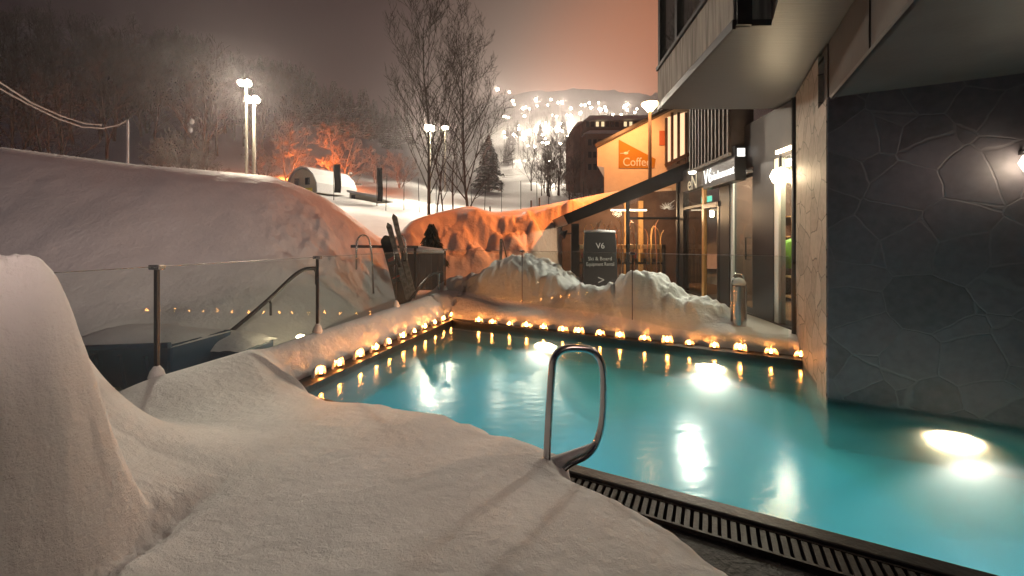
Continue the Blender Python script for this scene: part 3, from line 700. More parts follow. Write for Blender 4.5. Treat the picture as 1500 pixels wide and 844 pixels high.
# stone skin in the lit colour on the left flank of the near wall
mb = MB(); mb.prism([UV(1.022, vW + .01), UV(1.029, vW + .01), UV(1.029, vW + .40), UV(1.022, vW + .40)], -0.3, 2.985); mb.build('flank_stone', M['stone_lit'], sw)
ub = thing('overhanging_storey', 'dark panelled upper storey overhanging the pool at the right', 'building')
mb = MB(); mb.prism([UV(1.08, -3), UV(9, -3), UV(9, 6.0), UV(1.08, 6.0)], 2.99, 6.2); mb.build('cladding', M['panel'], ub)
mb = MB()
for v0 in (5.1, 3.9, 2.6, 1.3): mb.prism([UV(1.068, v0), UV(1.079, v0), UV(1.079, v0 + .015), UV(1.068, v0 + .015)], 3.0, 3.6)
mb.build('panel_joint', M['black'], ub)
mb = MB(); mb.prism([UV(1.05, -3), UV(1.078, -3), UV(1.078, 6.0), UV(1.05, 6.0)], 2.975, 3.01); mb.build('drip_edge', M['dark_steel'], ub)
# balcony block with soffit
bb = thing('balcony_block', 'concrete fronted balcony block with window frames, top centre right', 'building')
C0 = Vector((2.27, 6.14)); C1 = Vector((2.10, 3.74)); C2 = Vector((2.43, 3.73)); 
C3 = C2 - V.xy * 5.0; E0 = UV(1.075, 6.7).xy; E1 = UV(1.075, -2.2).xy
E0 = Vector((UV(1.075, 5.95).x, UV(1.075, 5.95).y)); 
SZ = 3.6
mb = MB(); far_r = Vector((4.9, 6.14)); mb.prism([C0, C1, C2, C3, E1, E0, Vector((4.9, 6.0)), far_r], SZ, SZ + .06); mb.build('soffit', M['soffit'], bb)
wd = (C0 - C1).normalized(); wn_ = Vector((-wd.y, wd.x))
mb = MB(); mb.prism([C0 + wn_ * .02, C1 + wn_ * .02, C1 - wn_ * .1, C0 - wn_ * .1], SZ + .063, SZ + .58); mb.build('concrete_parapet', M['concrete'], bb)
mb = MB(); mb.prism([C0 + wn_ * .03, C1 + wn_ * .03, C1 - wn_ * .0, C0 - wn_ * .0], SZ - .03, SZ + .06); mb.build('parapet_edge', M['dark_steel'], bb)
mb = MB(); mb.bar((*C0, SZ + .61), (*C1, SZ + .61), .10, .05); mb.build('sill', M['dark_steel'], bb)
for px in (967, 992, 1030, 1062):
    D = 1.84 / ((px - HX) / F - .07); mb = MB(); X0 = 1.84 + .07 * D
    mb.box((X0 - .02, D - .035, SZ + .63), (X0 + .06, D + .035, 6.2)); mb.build('window_frame', M['dark_steel'], bb)
mb = MB(); mb.prism([C0 - wn_ * .03, C1 - wn_ * .03, C1 - wn_ * .04, C0 - wn_ * .04], SZ + .63, 6.2); mb.build('window_pane', M['shop_glass'], bb)
mb = MB(); mb.prism([C0 - wn_ * .5, C1 - wn_ * .5, C1 - wn_ * .6, C0 - wn_ * .6], SZ + .07, 6.2); mb.build('blind', M['interior_light'], bb)
mb = MB(); mb.prism([C1 + Vector((0, -.03)), C1 + Vector((.14, -.03)), C1 + Vector((.14, .02)), C1 + Vector((0, .02))], SZ + .0, 6.2); mb.build('corner_column', M['black'], bb)
mb = MB(); mb.prism([C1 + Vector((.14, 0)), C2, C2 + Vector((0, .1)), C1 + Vector((.14, .1))], SZ + .03, 6.2); mb.build('end_panel', M['concrete'], bb)
mb = MB(); mb.prism([C2 + Vector((.0, 0)), C3, C3 + Vector((.1, 0)), C2 + Vector((.1, 0))], SZ + .062, 6.2); mb.build('side_panel', M['panel'], bb)
mb = MB(); mb.prism([C0 - wn_ * .62, C0 + Vector((0, .05)), Vector((4.9, 6.19)), Vector((4.9, 6.3))], SZ + .06, 6.2); mb.build('rear_wall', M['panel'], bb)

# ================================================================ SHOP FRONT (receding wall with doors and windows)
ZG, ZB = 0.33, 3.58
shop = thing('rental_shop', 'ski rental shop with dark framed glass front and lean-to glazed porch', 'shop')
def fbox(name, m, D0, D1, z0, z1, o0, o1, bevel=0.0, parent=shop):
    mb = MB(); mb.hexa([FP(D0, o1, z0), FP(D0, o0, z0), FP(D1, o0, z0), FP(D1, o1, z0)], [FP(D0, o1, z1), FP(D0, o0, z1), FP(D1, o0, z1), FP(D1, o1, z1)])
    return mb.build(name, m, parent, bevel=bevel)
d1165, d1140, d1135, d1105, d1070, d1055, d1030, d1000 = [facD(p) for p in (1165, 1140, 1135, 1105, 1070, 1055, 1030, 1000)]
HT = 2.72
fbox('wall_above', M['panel'], 5.3, 7.0, HT + .10, ZB, 0.0, -.2)
fbox('wall_above', M['panel'], 7.0, 10.4, HT + .05, 3.3, 0.01, -.2)
fbox('wall_panel', M['dark_steel'], d1135, d1105, ZG, HT + .098, 0.02, -.15)
fbox('wall_panel', M['panel'], 5.3, 5.5, ZG - .3, HT + .098, 0.0, -.2)
fbox('wall_panel', M['black'], d1070, d1055, ZG, HT + .048, 0.02, -.12)
fbox('wall_panel', M['black'], d1000 - .12, 10.42, ZG, HT + .048, 0.03, -.12)
fbox('threshold', M['dark_steel'], 5.5, 10.3, ZG - .3, ZG, 0.02, -.3)
# bright narrow window
fbox('window_frame', M['white'], d1140 - .02, d1135, ZG, HT + .098, 0.01, -.1)
wv = fbox('window', M['shop_glass'], 5.5, d1140 - .02, ZG, HT + .098, -.03, -.04)
# glass door (near)
fr = fbox('door', M['shop_glass'], d1105, d1070, ZG, HT, -.03, -.04)
for z0, z1 in ((ZG, ZG + .1), (HT - .06, HT)): fbox('rail', M['dark_steel'], d1105, d1070, z0, z1, .0, -.029, parent=fr)
for D0, D1 in ((d1105, d1105 + .06), (d1070 - .1, d1070)): fbox('stile', M['white'] if D0 > 7 else M['dark_steel'], D0, D1, ZG + .1, HT - .06, .0, -.029, parent=fr)
mb = MB(); mb.tube([FP(d1105 + .12, .0, 1.25), FP(d1105 + .12, .08, 1.25), FP(d1105 + .12, .08, 1.62), FP(d1105 + .12, .0, 1.62)], .014, 8); mb.build('handle', M['black'], fr)
# far door with rounded light
fr = fbox('door', M['shop_glass'], d1055, d1030, ZG, 2.35, -.03, -.04)
fbox('frame', M['dark_steel'], d1055, d1055 + .08, ZG, 2.35, .03, -.029, parent=fr); fbox('frame', M['gold'], d1030 - .12, d1030, ZG, HT, .03, -.029, parent=fr)
fbox('frame', M['dark_steel'], d1055, d1030 - .12, 2.25, 2.35, .05, -.029, parent=fr)
fbox('window', M['shop_glass'], d1030, d1000 - .12, ZG, HT, -.03, -.04)
fbox('transom', M['black'], d1030, d1000 - .12, 2.32, 2.38, 0.02, -.02)
# exit sign inside
ex = thing('exit_sign', 'small green exit sign glowing inside the shop above the far door', 'exit sign', FP(9.2, -.25, 2.5)); mb = MB(); mb.box((-.02, -.22, -.05), (.02, .22, .07)); mb.build('lens', M['exit'], ex)
mb = MB(); mb.box((-.01, -.24, .072), (.03, .24, .09)); mb.build('housing', M['white'], ex)
text_mesh('EXIT', .1, M['white'], 'lettering', Matrix.Translation((-.024, 0, -.03)) @ Matrix.Rotation(R(-90), 4, 'Z') @ Matrix.Rotation(R(90), 4, 'X'), ex)
# letter N in the transom light
RF = Matrix.Rotation(-math.atan(1 / 1) * 0, 4, 'Z')
def ftext(body, size, m, D, off, z, name, parent, sx=1.0, align='CENTER'):
    # text on the shop front, read from the street side (facing -X)
    ang = math.atan2(-1, -FS)
    return text_mesh(body, size, m, name, Matrix.Translation(FP(D, off, z)) @ Matrix.Rotation(ang, 4, 'Z') @ Matrix.Rotation(R(90), 4, 'X'), parent, align=align, sx=sx)
ftext('eN', .48, M['letters_dim'] if 'letters_dim' in M else mat('cream letters', (.75, .72, .6), .5, emit=(.9, .85, .65), es=.25), 9.35, .02, 2.76, 'window_lettering', shop)
# sign box
sb = thing('shop_sign', 'dark projecting sign box with white lit lettering above the glass door', 'sign')
fbox('box', M['dark_steel'], 6.9, 8.25, 2.62, 3.22, .22, .012, parent=sb, bevel=.01)
ftext('V6', .40, M['letters'], 8.0, .226, 2.72, 'emblem', sb, sx=.9)
ftext('rindesmount', .23, M['letters'], 7.80, .226, 2.74, 'lettering', sb, align='LEFT', sx=.75)
sq = MB(); p = FP(6.9, .12, 3.1); sq.box((p.x - .06, p.y - .012, p.z - .07), (p.x + .07, p.y - .002, p.z + .07)); sq.build('lit_panel', M['letters'], sb)
for k_ in (-.02, .02):
    sq = MB(); sq.box((p.x - .06, p.y - .016, p.z + k_ - .003), (p.x + .07, p.y - .0125, p.z + k_ + .003)); sq.build('bar', M['dark_steel'], sb)
# interior behind the front
it = MB(); it.hexa([FP(5.4, -1.9, ZG - .2), FP(5.4, -2.0, ZG - .2), FP(10.4, -2.0, ZG - .2), FP(10.4, -1.9, ZG - .2)], [FP(5.4, -1.9, 3), FP(5.4, -2.0, 3), FP(10.4, -2.0, 3), FP(10.4, -1.9, 3)])
it.build('interior_wall', M['interior_light'], shop)
it = MB(); it.hexa([FP(5.4, -.21, ZG - .05), FP(5.4, -1.9, ZG - .05), FP(10.4, -1.9, ZG - .05), FP(10.4, -.21, ZG - .05)], [FP(5.4, -.21, ZG), FP(5.4, -1.9, ZG), FP(10.4, -1.9, ZG), FP(10.4, -.21, ZG)]); it.build('interior_floor', M['wood'], shop)
it = MB(); it.hexa([FP(5.4, -.21, 2.98), FP(5.4, -1.9, 2.98), FP(10.4, -1.9, 2.98), FP(10.4, -.21, 2.98)], [FP(5.4, -.21, 3.02), FP(5.4, -1.9, 3.02), FP(10.4, -1.9, 3.02), FP(10.4, -.21, 3.02)]); it.build('interior_ceiling', M['interior_light'], shop)
fbox('partition', M['interior'], 8.15, 8.2, ZG, 2.97, -.22, -1.89)
fbox('partition', M['interior_light'], 5.4, 5.45, ZG, 2.97, -.22, -1.89)
def tube_light(p, L, label, power, dirx=False, size=.05, col=(1, .8, .55)):
    t_ = thing('ceiling_light', label, 'ceiling light', p, group='ceiling lights inside the rental shop')
    mb = MB(); a = (L/2, .04) if dirx else (.04, L/2); mb.box((-a[0], -a[1], -.03), (a[0], a[1], 0)); mb.build('diffuser', M['tube'], t_)
    mb = MB(); mb.box((-a[0] - .01, -a[1] - .01, 0.001), (a[0] + .01, a[1] + .01, .03)); mb.build('housing', M['white'], t_)
    lamp_light('ceiling_lamp', 'POINT', (0, 0, -.12), power, col, t_, .1)
tube_light(FP(5.85, -.6, 2.95), .5, 'ceiling light just inside the bright narrow window', 60)
tube_light(FP(7.1, -.9, 2.95), .8, 'ceiling light behind the near glass door', 170, col=(1, .90, .70))
tube_light(FP(9.1, -.9, 2.95), .8, 'ceiling light in the far part of the shop', 26, col=(1, .6, .35))
# big warm lamp in the narrow window
wl = thing('window_lamp', 'dazzling warm lamp at the top of the narrow shop window', 'lamp', FP(5.83, .08, 2.52)); mb = MB()
mb.lathe([(.001, -.13), (.09, -.09), (.13, 0), (.09, .09), (.001, .13)], (0, 0, 0), 16); mb.build('globe', emis('bright globe', (1, .78, .48), 42), wl, smooth=True)
mb = MB(); mb.bar((.0, 0, .09), (0, 0, .30), .03, .03, (0, 1, 0)); mb.build('stem', M['dark_steel'], wl)
lamp_light('window_lamp_light', 'POINT', (-.14, 0, 0), 11, (1, .70, .40), wl, .08)
bl = thing('bulkhead_light', 'small white light under the ribbed bay, lighting the snow piles', 'light', FP(8.3, .42, 2.98)); mb = MB()
mb.lathe([(.001, -.03), (.06, -.02), (.075, .02)], (0, 0, 0), 14); mb.build('lens', emis('white bulkhead lens', (1, .93, .78), 14), bl, smooth=True)
mb = MB(); mb.lathe([(.085, .021), (.085, .05), (.001, .055)], (0, 0, 0), 14); mb.build('housing', M['dark_steel'], bl)
lamp_light('bulkhead_beam', 'SPOT', (-.02, -.02, -.08), 330, (1, .94, .76), bl, .12, .7, 105, Vector((-1.0, -.55, -.75)))
# goods in the window
def goods(p, m, rad, h, label, cat='jacket', nm='hanging_jacket'):
    t_ = thing(nm, label, cat, p); mb = MB()
    mb.lathe([(rad * .75, -h), (rad * .9, -h * .5), (rad, -h * .15), (rad * .55, -.03), (.03, 0)], (0, 0, 0), 12, Matrix.Diagonal((1, .55, 1)).to_3x3()); mb.build('body', m, t_, smooth=True)
    for sgn in (-1, 1):
        mb = MB(); mb.tube([(sgn * rad * .8, 0, -.12 * h), (sgn * rad * 1.15, -.02, -.6 * h)], [.06, .045], 8); mb.build('sleeve', m, t_, smooth=True)
    mb = MB(); mb.tube(fillet([(0, 0, 0), (0, 0, .08), (.05, 0, .1), (.05, 0, .06)], 3), .006, 6); mb.build('hook', M['steel'], t_)
goods(FP(5.68, -.28, 1.28), M['red'], .17, .8, 'red jacket hanging in the bright narrow window')
goods(FP(5.9, -.45, 1.75), M['teal_fab'], .15, .6, 'pale teal jacket hanging behind the red one')
goods(FP(6.8, -.7, 1.6), M['green'], .17, .5, 'lime green jacket inside the glass door')
goods(FP(7.0, -1.1, 1.9), M['red'], .15, .45, 'orange red jacket high inside the glass door')
for k_ in range(4):
    t_ = thing('shelf_unit', ['tall shelf unit just inside the glass door', 'shelf unit in the middle of the shop', 'shelf unit behind the far door', 'shelf unit beside the lean-to'][k_], 'shelf', FP(7.3 + k_ * .8, -1.5, ZG))
    mb = MB()
    for z in (.1, .5, .9, 1.3, 1.7): mb.box((-.18, -.3, z), (.18, .3, z + .03))
    mb.build('shelves', M['gold'], t_); mb = MB(); mb.box((-.2, -.33, 0), (.2, -.302, 1.9)); mb.box((-.2, .302, 0), (.2, .33, 1.9)); mb.build('side_panels', M['wood'], t_)
# downpipe
dp = thing('downpipe', 'black downpipe between the narrow window and the stone pillar', 'pipe', FP(5.45, .10, ZG - .3)); mb = MB(); mb.tube([(0, 0, 0), (0, 0, 3.5)], .045, 12); mb.build('pipe', M['black'], dp, smooth=True)
mb = MB(); mb.bar((-.06, -.02, 1.25), (.30, -.1, 1.25), .03, .03); mb.build('bracket', M['black'], dp)
# white strip light on the beam above the window
sl = thing('strip_light', 'white strip light on the beam above the narrow shop window', 'light', FP(5.7, .03, HT + .17)); mb = MB()
mb.hexa([Vector((-.03 + FS * y, y, -.02)) for y in (-.18,)] + [Vector((.0 + FS * -.18, -.18, -.02)), Vector((FS * .28, .28, -.02)), Vector((-.03 + FS * .28, .28, -.02))],
        [Vector((-.03 + FS * -.18, -.18, .03)), Vector((FS * -.18, -.18, .03)), Vector((FS * .28, .28, .03)), Vector((-.03 + FS * .28, .28, .03))]); mb.build('diffuser', emis('strip diffuser', (1, .8, .5), 12), sl)

# cladding bay above the shop front
bay = thing('clad_bay', 'brown ribbed metal bay projecting above the shop front', 'bay')
BX = 3.35
mb = MB(); mb.hexa([Vector((BX + FS * 7, 7, 3.1)), Vector((BX + .9, 7, 3.1)), Vector((BX + .9, 8.9, 3.1)), Vector((BX + FS * 8.9, 8.9, 3.1))], [Vector((BX + FS * 7, 7, 6)), Vector((BX + .9, 7, 6)), Vector((BX + .9, 8.9, 6)), Vector((BX + FS * 8.9, 8.9, 6))]); mb.build('wall', M['cladding'], bay)
mb = MB(); y = 7.02
while y < 8.9: mb.box((BX + FS * y - .035, y, 3.08), (BX + FS * y - .001, y + .035, 6)); y += .16
mb.build('ribs', M['cladding'], bay)
mb = MB(); mb.bar((BX + FS * 7 - .02, 7 - .02, 3.09), (BX + FS * 8.92 - .02, 8.92, 3.09), .05, .05); mb.build('bottom_trim', M['concrete'], bay)

# ================================================================ LEAN-TO PORCH at the far end
LX0, LX1, LD = 1.75, 4.32, 10.25
def lz(x): return 2.20 + (x - 1.41) * (3.60 - 2.20) / (4.6 - 1.41)
roof = MB(); roof.hexa([Vector((1.41, LD - .25, lz(1.41) - .24)), Vector((4.62, LD - .25, lz(4.62) - .42)), Vector((4.62, LD + 2.6, lz(4.62) - .42)), Vector((1.41, LD + 2.6, lz(1.41) - .24))],
                       [Vector((1.41 - .12, LD - .25, lz(1.41))), Vector((4.62, LD - .25, lz(4.62))), Vector((4.62, LD + 2.6, lz(4.62))), Vector((1.41 - .12, LD + 2.6, lz(1.41)))]); roof.build('porch_roof', M['black'], shop)
for x, w in ((1.62, .20), (2.98, .075), (4.32, .16)):
    mb = MB(); mb.box((x - w / 2, LD - .04, 0.1), (x + w / 2, LD + .04, lz(x) - .30)); mb.build('porch_post', M['black'], shop)
mb = MB(); mb.box((3.02, LD - .03, 2.10), (4.24, LD + .03, 2.16)); mb.build('porch_beam', M['black'], shop)
mb = MB(); mb.add([(1.72, LD, .1), (4.24, LD, .1), (4.24, LD, lz(4.24) - .36), (1.72, LD, lz(1.72) - .24)], [(0, 1, 2, 3)]); mb.build('porch_glass', M['shop_glass'], shop)
mb = MB(); pw4 = [Vector((x, LD + 2.4, z)) for x, z in ((1.6, 0), (6.2, 0), (6.2, 3.2), (4.5, 3.1), (1.6, lz(1.6) - .3))]; mb.hexa(pw4, [p + Vector((0, .1, 0)) for p in pw4]); mb.build('porch_back_wall', M['interior'], shop)
mb = MB(); mb.box((1.6, LD + .06, 0.15), (6.2, LD + 2.4, 0.2)); mb.build('porch_floor', M['wood'], shop)
for x in (3.55, 4.0): mb = MB(); mb.box((x, LD + 2.3, .2), (x + .14, LD + 2.39, 2.8)); mb.build('pale_stud', M['gold'], shop)
tube_light(Vector((3.3, LD + 1.0, 2.42)), 1.0, 'ceiling light inside the glazed ski porch', 150, True, col=(1, .62, .34))
# white stag-like decal on the porch glass
mb = MB(); cx, cz = 3.98, 2.42
for k_ in range(22):
    a = 0.15 + k_ * .125; r0 = .05; r1 = .16 + .05 * math.sin(k_ * 2.1)
    mb.bar((cx + r0 * math.cos(a), LD - .02, cz - .08 + r0 * math.sin(a)), (cx + r1 * math.cos(a) * 1.1, LD - .02, cz - .08 + r1 * math.sin(a)), .004, .012, (0, 1, 0))
mb.bar((cx + .03, LD - .02, cz + .05), (cx + .20, LD - .02, cz + .17), .004, .04, (0, 1, 0)); mb.build('window_emblem', mat('white vinyl', (.8, .8, .75), .6, emit=(1, .95, .8), es=.25), shop)
# ski rack
rk = thing('ski_rack', 'long pale ski rack standing inside the glazed porch', 'ski rack', (2.95, LD + .9, .2)); mb = MB()
mb.box((-1.15, -.12, 1.12), (1.2, .12, 1.24)); mb.build('top_rail', mat('pale varnished rail', (.8, .65, .45), .5), rk)
mb = MB(); mb.box((-1.15, -.2, .32), (1.2, .2, .38)); mb.box((-1.15, -.2, .7), (1.2, .2, .75)); mb.build('shelves', M['dark_steel'], rk)
for x in (-1.15, 1.22):
    mb = MB(); mb.box((x, -.2, 0), (x + .06, .2, 1.24)); mb.build('leg', M['dark_steel'], rk)
bootlabels = []
for i in range(9):
    x = 2.0 + i * .24; t_ = thing('ski_boot', f'dark ski boot on the rack shelf, {ordn[i]} from the left', 'ski boot', (x, LD + .84, .20 + .752), 0, 'ski boots on the rack shelf')
    mb = MB(); mb.hexa([Vector(p) for p in ((-.05, -.13, 0), (.05, -.13, 0), (.05, .12, 0), (-.05, .12, 0))], [Vector(p) for p in ((-.04, -.10, .09), (.04, -.10, .09), (.05, .1, .12), (-.05, .1, .12))])
    mb.build('shell', M['ski_grey'] if i % 2 else M['board_black'], t_, bevel=.01)
    mb = MB(); mb.lathe([(.055, .1), (.06, .2), (.055, .26)], (0, .05, 0), 10); mb.build('cuff', M['gold'] if i % 3 else M['red'], t_)
# rows of bent wooden ski poles / skis standing in the rack
for i in range(26):
    x = 1.95 + i * .088 + random.uniform(-.02, .02); h = random.uniform(1.55, 1.95); y0 = LD + .62 + random.uniform(0, .2)
    t_ = thing('ski', f'upright ski with an upturned tip in the porch rack, number {i + 1} from the left', 'ski', (x, y0, .2), 0, 'skis standing in the porch rack')
    t_['label'] = 'pale wooden ski with an upturned tip standing in the porch rack'
    lean = random.uniform(-.06, .06); s_ = random.choice((-1, 1)); mb = MB()
    pts = [Vector((0, 0, 0)), Vector((lean * .3, 0, h * .5)), Vector((lean, 0, h * .85)), Vector((lean + .03 * s_, 0, h * .95)), Vector((lean + .09 * s_, 0, h))]
    for a, c_, w0 in zip(pts[:-1], pts[1:], (.05, .05, .04, .03)): mb.bar(a, c_, .012, w0 * .8, (0, 1, 0))
    mb.build('ski_body', random.choice((M['gold'], M['gold'], M['ski_grey'], mat('ski paint', (.6, .25, .12), .4))) , t_)
rj = goods(Vector((2.72, LD + .6, 1.75)), mat('orange cloth', (.9, .2, .03), .7), .07, .3, 'small orange garment hanging beside the porch post')

# ================================================================ A-FRAME SIGN
af = thing('folding_sign', 'tall black folding sign leaning in the snow before the porch', 'sign', P(876, 445, 8.2), R(6)); 
w0, w1, hA = .40, .36, 1.47
mb = MB(); mb.hexa([Vector((-.40, -.28, 0)), Vector((.33, -.28, 0)), Vector((.33, -.25, 0)), Vector((-.40, -.25, 0))], [Vector((-.29, -.03, hA)), Vector((.36, -.03, hA)), Vector((.36, .0, hA)), Vector((-.29, .0, hA))]); mb.build('front_board', M['black'], af, bevel=.006)
mb = MB(); mb.hexa([Vector((-.30, .27, 0)), Vector((.43, .27, 0)), Vector((.43, .30, 0)), Vector((-.30, .30, 0))], [Vector((-.27, .02, hA)), Vector((.38, .02, hA)), Vector((.38, .05, hA)), Vector((-.27, .05, hA))]); mb.build('rear_board', M['black'], af, bevel=.006)
mb = MB(); mb.hexa([Vector((.335, -.25, .0)), Vector((.345, -.25, 0)), Vector((.43, .27, 0)), Vector((.42, .27, 0))], [Vector((.36, -.02, hA - .05)), Vector((.37, -.02, hA - .05)), Vector((.38, .02, hA - .05)), Vector((.37, .02, hA - .05))]); mb.build('side_cloth', mat('grey side panel', (.12, .13, .15), .6), af)
mb = MB(); mb.tube([(-.29, .01, hA + .01), (.05, .0, hA + .02), (.37, .01, hA + .01)], [.03, .038, .03], 8); mb.build('snow_cap', M['snow'], af, smooth=True)
tl = math.atan2(.25, hA)
def atext(body, size, x, z, nm, sx=1.0):
    y = -.28 + .25 * z / hA - .006
    text_mesh(body, size, mat('sign lettering', (.75, .75, .75), .6), nm, Matrix.Translation((x, y, z)) @ Matrix.Rotation(R(90) - tl, 4, 'X'), af, extrude=.002, sx=sx)
atext('V6', .17, .02, 1.14, 'emblem'); atext('Ski & Board', .105, .0, .90, 'lettering'); atext('Equipment Rental', .105, .0, .79, 'lettering', .78); atext('>', .26, .0, .42, 'arrow')

# ================================================================ STAINLESS BIN / BOLLARD
bn = thing('ash_bin', 'stainless steel cylindrical bin with a snowy domed hoop outside the glass door', 'bin', (3.36, 5.9, .28)); mb = MB()
mb.lathe([(.095, 0), (.1, .01), (.1, .62), (.09, .64)], (0, 0, 0), 24); mb.build('body', M['steel'], bn, smooth=False)
mb = MB(); mb.tube(fillet([(-.11, 0, .1), (-.11, 0, .80), (.11, 0, .80), (.11, 0, .1)], 8), .012, 8); mb.build('hoop', M['steel'], bn, smooth=True)
mb = MB(); mb.lathe([(.09, .641), (.1, .67), (.06, .73), (.001, .75)], (0, 0, 0), 14); mb.build('snow_cap', M['snow_rough'], bn, smooth=True)

# small marker stakes and speaker on the snow bank
st = thing('marker_stake', 'dark wooden stake leaning in the orange lit bank', 'stake', P(733, 400, 10.0)); mb = MB(); mb.bar((0, 0, -.1), (.02, 0, .86), .07, .09, (0, 1, 0)); mb.build('stake', M['ski_grey'], st)
mb = MB(); mb.bar((.26, .1, -.1), (.06, 0, .82), .03, .03, (0, 1, 0)); mb.build('brace', M['ski_grey'], st)
sp = thing('wall_lamp', 'round black lamp on a bracket left of the porch post', 'wall lamp', P(826, 343, 10.0)); q = Matrix.Rotation(R(90), 3, 'X'); mb = MB()
mb.lathe([(.001, .09), (.05, .085), (.09, 0), (.12, -.03), (.125, -.05), (.001, -.052)], (0, 0, 0), 18, Matrix.Rotation(R(-70), 3, 'Y')); mb.build('shade', M['black'], sp, smooth=True)
mb = MB(); mb.bar((0, 0, 0), (.25, .1, .02), .03, .03); mb.build('bracket', M['black'], sp)

# ================================================================ WALL LAMPS ON THE STONE WALL, ADDED SPOTLIGHTS
def wall_lamp(u_, z, label, power, hang=True):
    p = UV(u_, vW - .14, z); t_ = thing('wall_lamp', label, 'wall lamp', p)
    mb = MB(); mb.lathe([(.001, -.08), (.05, -.06), (.075, 0), (.05, .06), (.001, .08)], (0, 0, 0), 16); mb.build('globe', M['wall_globe'], t_, smooth=True)
    mb = MB(); mb.lathe([(.03, .081), (.055, .09), (.055, .11), (.001, .115)], (0, 0, 0), 14); mb.bar(Vector((0, 0, .1)), V * .14 + Vector((0, 0, .1)), .03, .03); mb.build('bracket', M['black'], t_)
    lamp_light('wall_lamp_light', 'SPOT', -V * .12, power, (1, .74, .62), t_, .22, 0.85, 118, Vector((-1.0, 0.26, -0.10)))
    lamp_light('wall_lamp_spill', 'POINT', -V * .14, .2, (1, .76, .54), t_, .09)
M['wall_globe'] = emis('wall globe', (1, .82, .58), 30)
pw = on_wall(1496, 0); u0 = pw.x * U.x + pw.y * U.y
wall_lamp(u0, 2.22, 'round glowing lamp on the stone wall at the right edge of the frame', 16)
pj = thing('added_spotlight', 'added unseen spotlight under the overhanging storey, shining across the pool to the snow bank', 'spotlight', UV(2.5, 2.2, 2.86))  # added out of frame to throw light on the snow
mb = MB(); mb.lathe([(.03, .115), (.07, .10), (.09, 0), (.10, -.04), (.10, -.05)], (0, 0, 0), 16, Matrix.Rotation(R(55), 3, Vector((.3, 1, 0)).normalized())); mb.build('housing', M['black'], pj, smooth=True)
lamp_light('added_beam', 'SPOT', (-.12, .06, -.10), 150, (1, .68, .54), pj, .5, 1.0, 84, Vector((-9.2, 6.3, -1.2)))

pj = thing('added_spotlight', 'added unseen spotlight under the overhanging storey behind the viewpoint, aimed at the high snow bank', 'spotlight', UV(1.5, -1.0, 2.86))  # second added light, unseen, to brighten the high bank
mb = MB(); mb.lathe([(.03, .115), (.07, .10), (.09, 0), (.10, -.04), (.10, -.05)], (0, 0, 0), 16, Matrix.Rotation(R(-50), 3, Vector((1, .6, 0)).normalized())); mb.build('housing', M['black'], pj, smooth=True)
lamp_light('added_beam', 'SPOT', (-.08, .10, -.10), 1350, (1, .73, .62), pj, .3, 1.0, 54, Vector((-7.6, 7.4, .35)))

# ================================================================ COFFEE HOUSE + STREET LAMP
ch = thing('coffee_house', 'cream gabled house lit orange with a sign reading Coffee', 'house'); HD = 15.0
def hp_(px, py, D=HD): p = P(px, py, D); return (p.x, p.z)
outl = [hp_(885, 360), hp_(885, 245), hp_(875, 243), hp_(875, 217), hp_(1012, 147), hp_(1012, 360)]
mb = MB(); mb.hexa([Vector((x, HD, z)) for x, z in outl], [Vector((x + 1.6, HD + 5, z)) for x, z in outl]); mb.build('wall', M['cream'], ch)
mb = MB(); a = P(873, 215, HD - .3); c_ = P(1014, 143, HD - .3); mb.hexa([a, c_, c_ + Vector((1.7, 5.6, 0)), a + Vector((1.7, 5.6, 0))], [a + Vector((-.04, 0, .10)), c_ + Vector((-.04, 0, .10)), c_ + Vector((1.7, 5.6, .10)), a + Vector((1.7, 5.6, .10))]); mb.build('roof', M['black'], ch)
sgn = MB(); pl_ = [P(*q, HD - .03) for q in ((906.6, 246.4), (958.7, 246.4), (960.5, 233), (906.6, 204.7))]
sgn.hexa(pl_, [p + Vector((0, .025, 0)) for p in pl_]); so = sgn.build('sign_board', M['sign_orange'], ch)
so['label'] = 'ochre sign with a slanted top edge'
p = P(933, 243.2, HD - .04); text_mesh('Coffee', .46, M['white'], 'lettering', Matrix.Translation(p) @ Matrix.Rotation(R(90), 4, 'X'), so, sx=.86)
mb = MB(); q0 = P(917, 224.5, HD - .045); mb.lathe([(.001, -.01), (.09, 0), (.001, .01)], q0, 10, Matrix.Rotation(R(90), 3, 'X') @ Matrix.Diagonal((1, .6, 1)).to_3x3()); mb.bar(q0, q0 + Vector((.12, 0, .10)), .02, .04, (0, 1, 0)); mb.bar(q0 + Vector((-.22, 0, -.01)), q0, .02, .02, (0, 1, 0)); mb.build('bird_mark', M['white'], so)
# glazed right part
for i, px in enumerate((976, 984.5, 994, 1005)):
    mb = MB(); a = P(px, 240, HD - .08); c_ = P(px, 165 + (0 if px > 980 else 8), HD - .08); mb.bar(a, c_, .09, .06, (0, 1, 0)); mb.build('window_mullion', M['cladding'], ch)
wpl = [P(977, 238, HD - .02), P(1006, 224, HD - .02), P(1006, 164, HD - .02), P(977, 172, HD - .02)]
mb = MB(); mb.hexa(wpl, [p + Vector((0, .01, 0)) for p in wpl]); wo = mb.build('window', emis('lit stair window', (1, .62, .34), 1.4), ch)
mb = MB(); mb.bar(P(975, 243, HD - .09), P(1009, 226, HD - .09), .1, .14, (0, 0, 1)); mb.build('window_sill', M['cladding'], ch)
mb = MB(); a = P(966, 213, HD - .03); mb.box((a.x, a.y, a.z), (a.x + .22, a.y + .02, a.z + .55)); mb.build('poster', mat('terracotta board', (.5, .16, .08), .6), ch)
LAMP = P(952, 158, 13.0)
sl_ = thing('street_lamp', 'glowing street lamp with inverted cone shade before the cream house', 'street lamp', (LAMP.x, LAMP.y, 0.2)); h = LAMP.z - .2
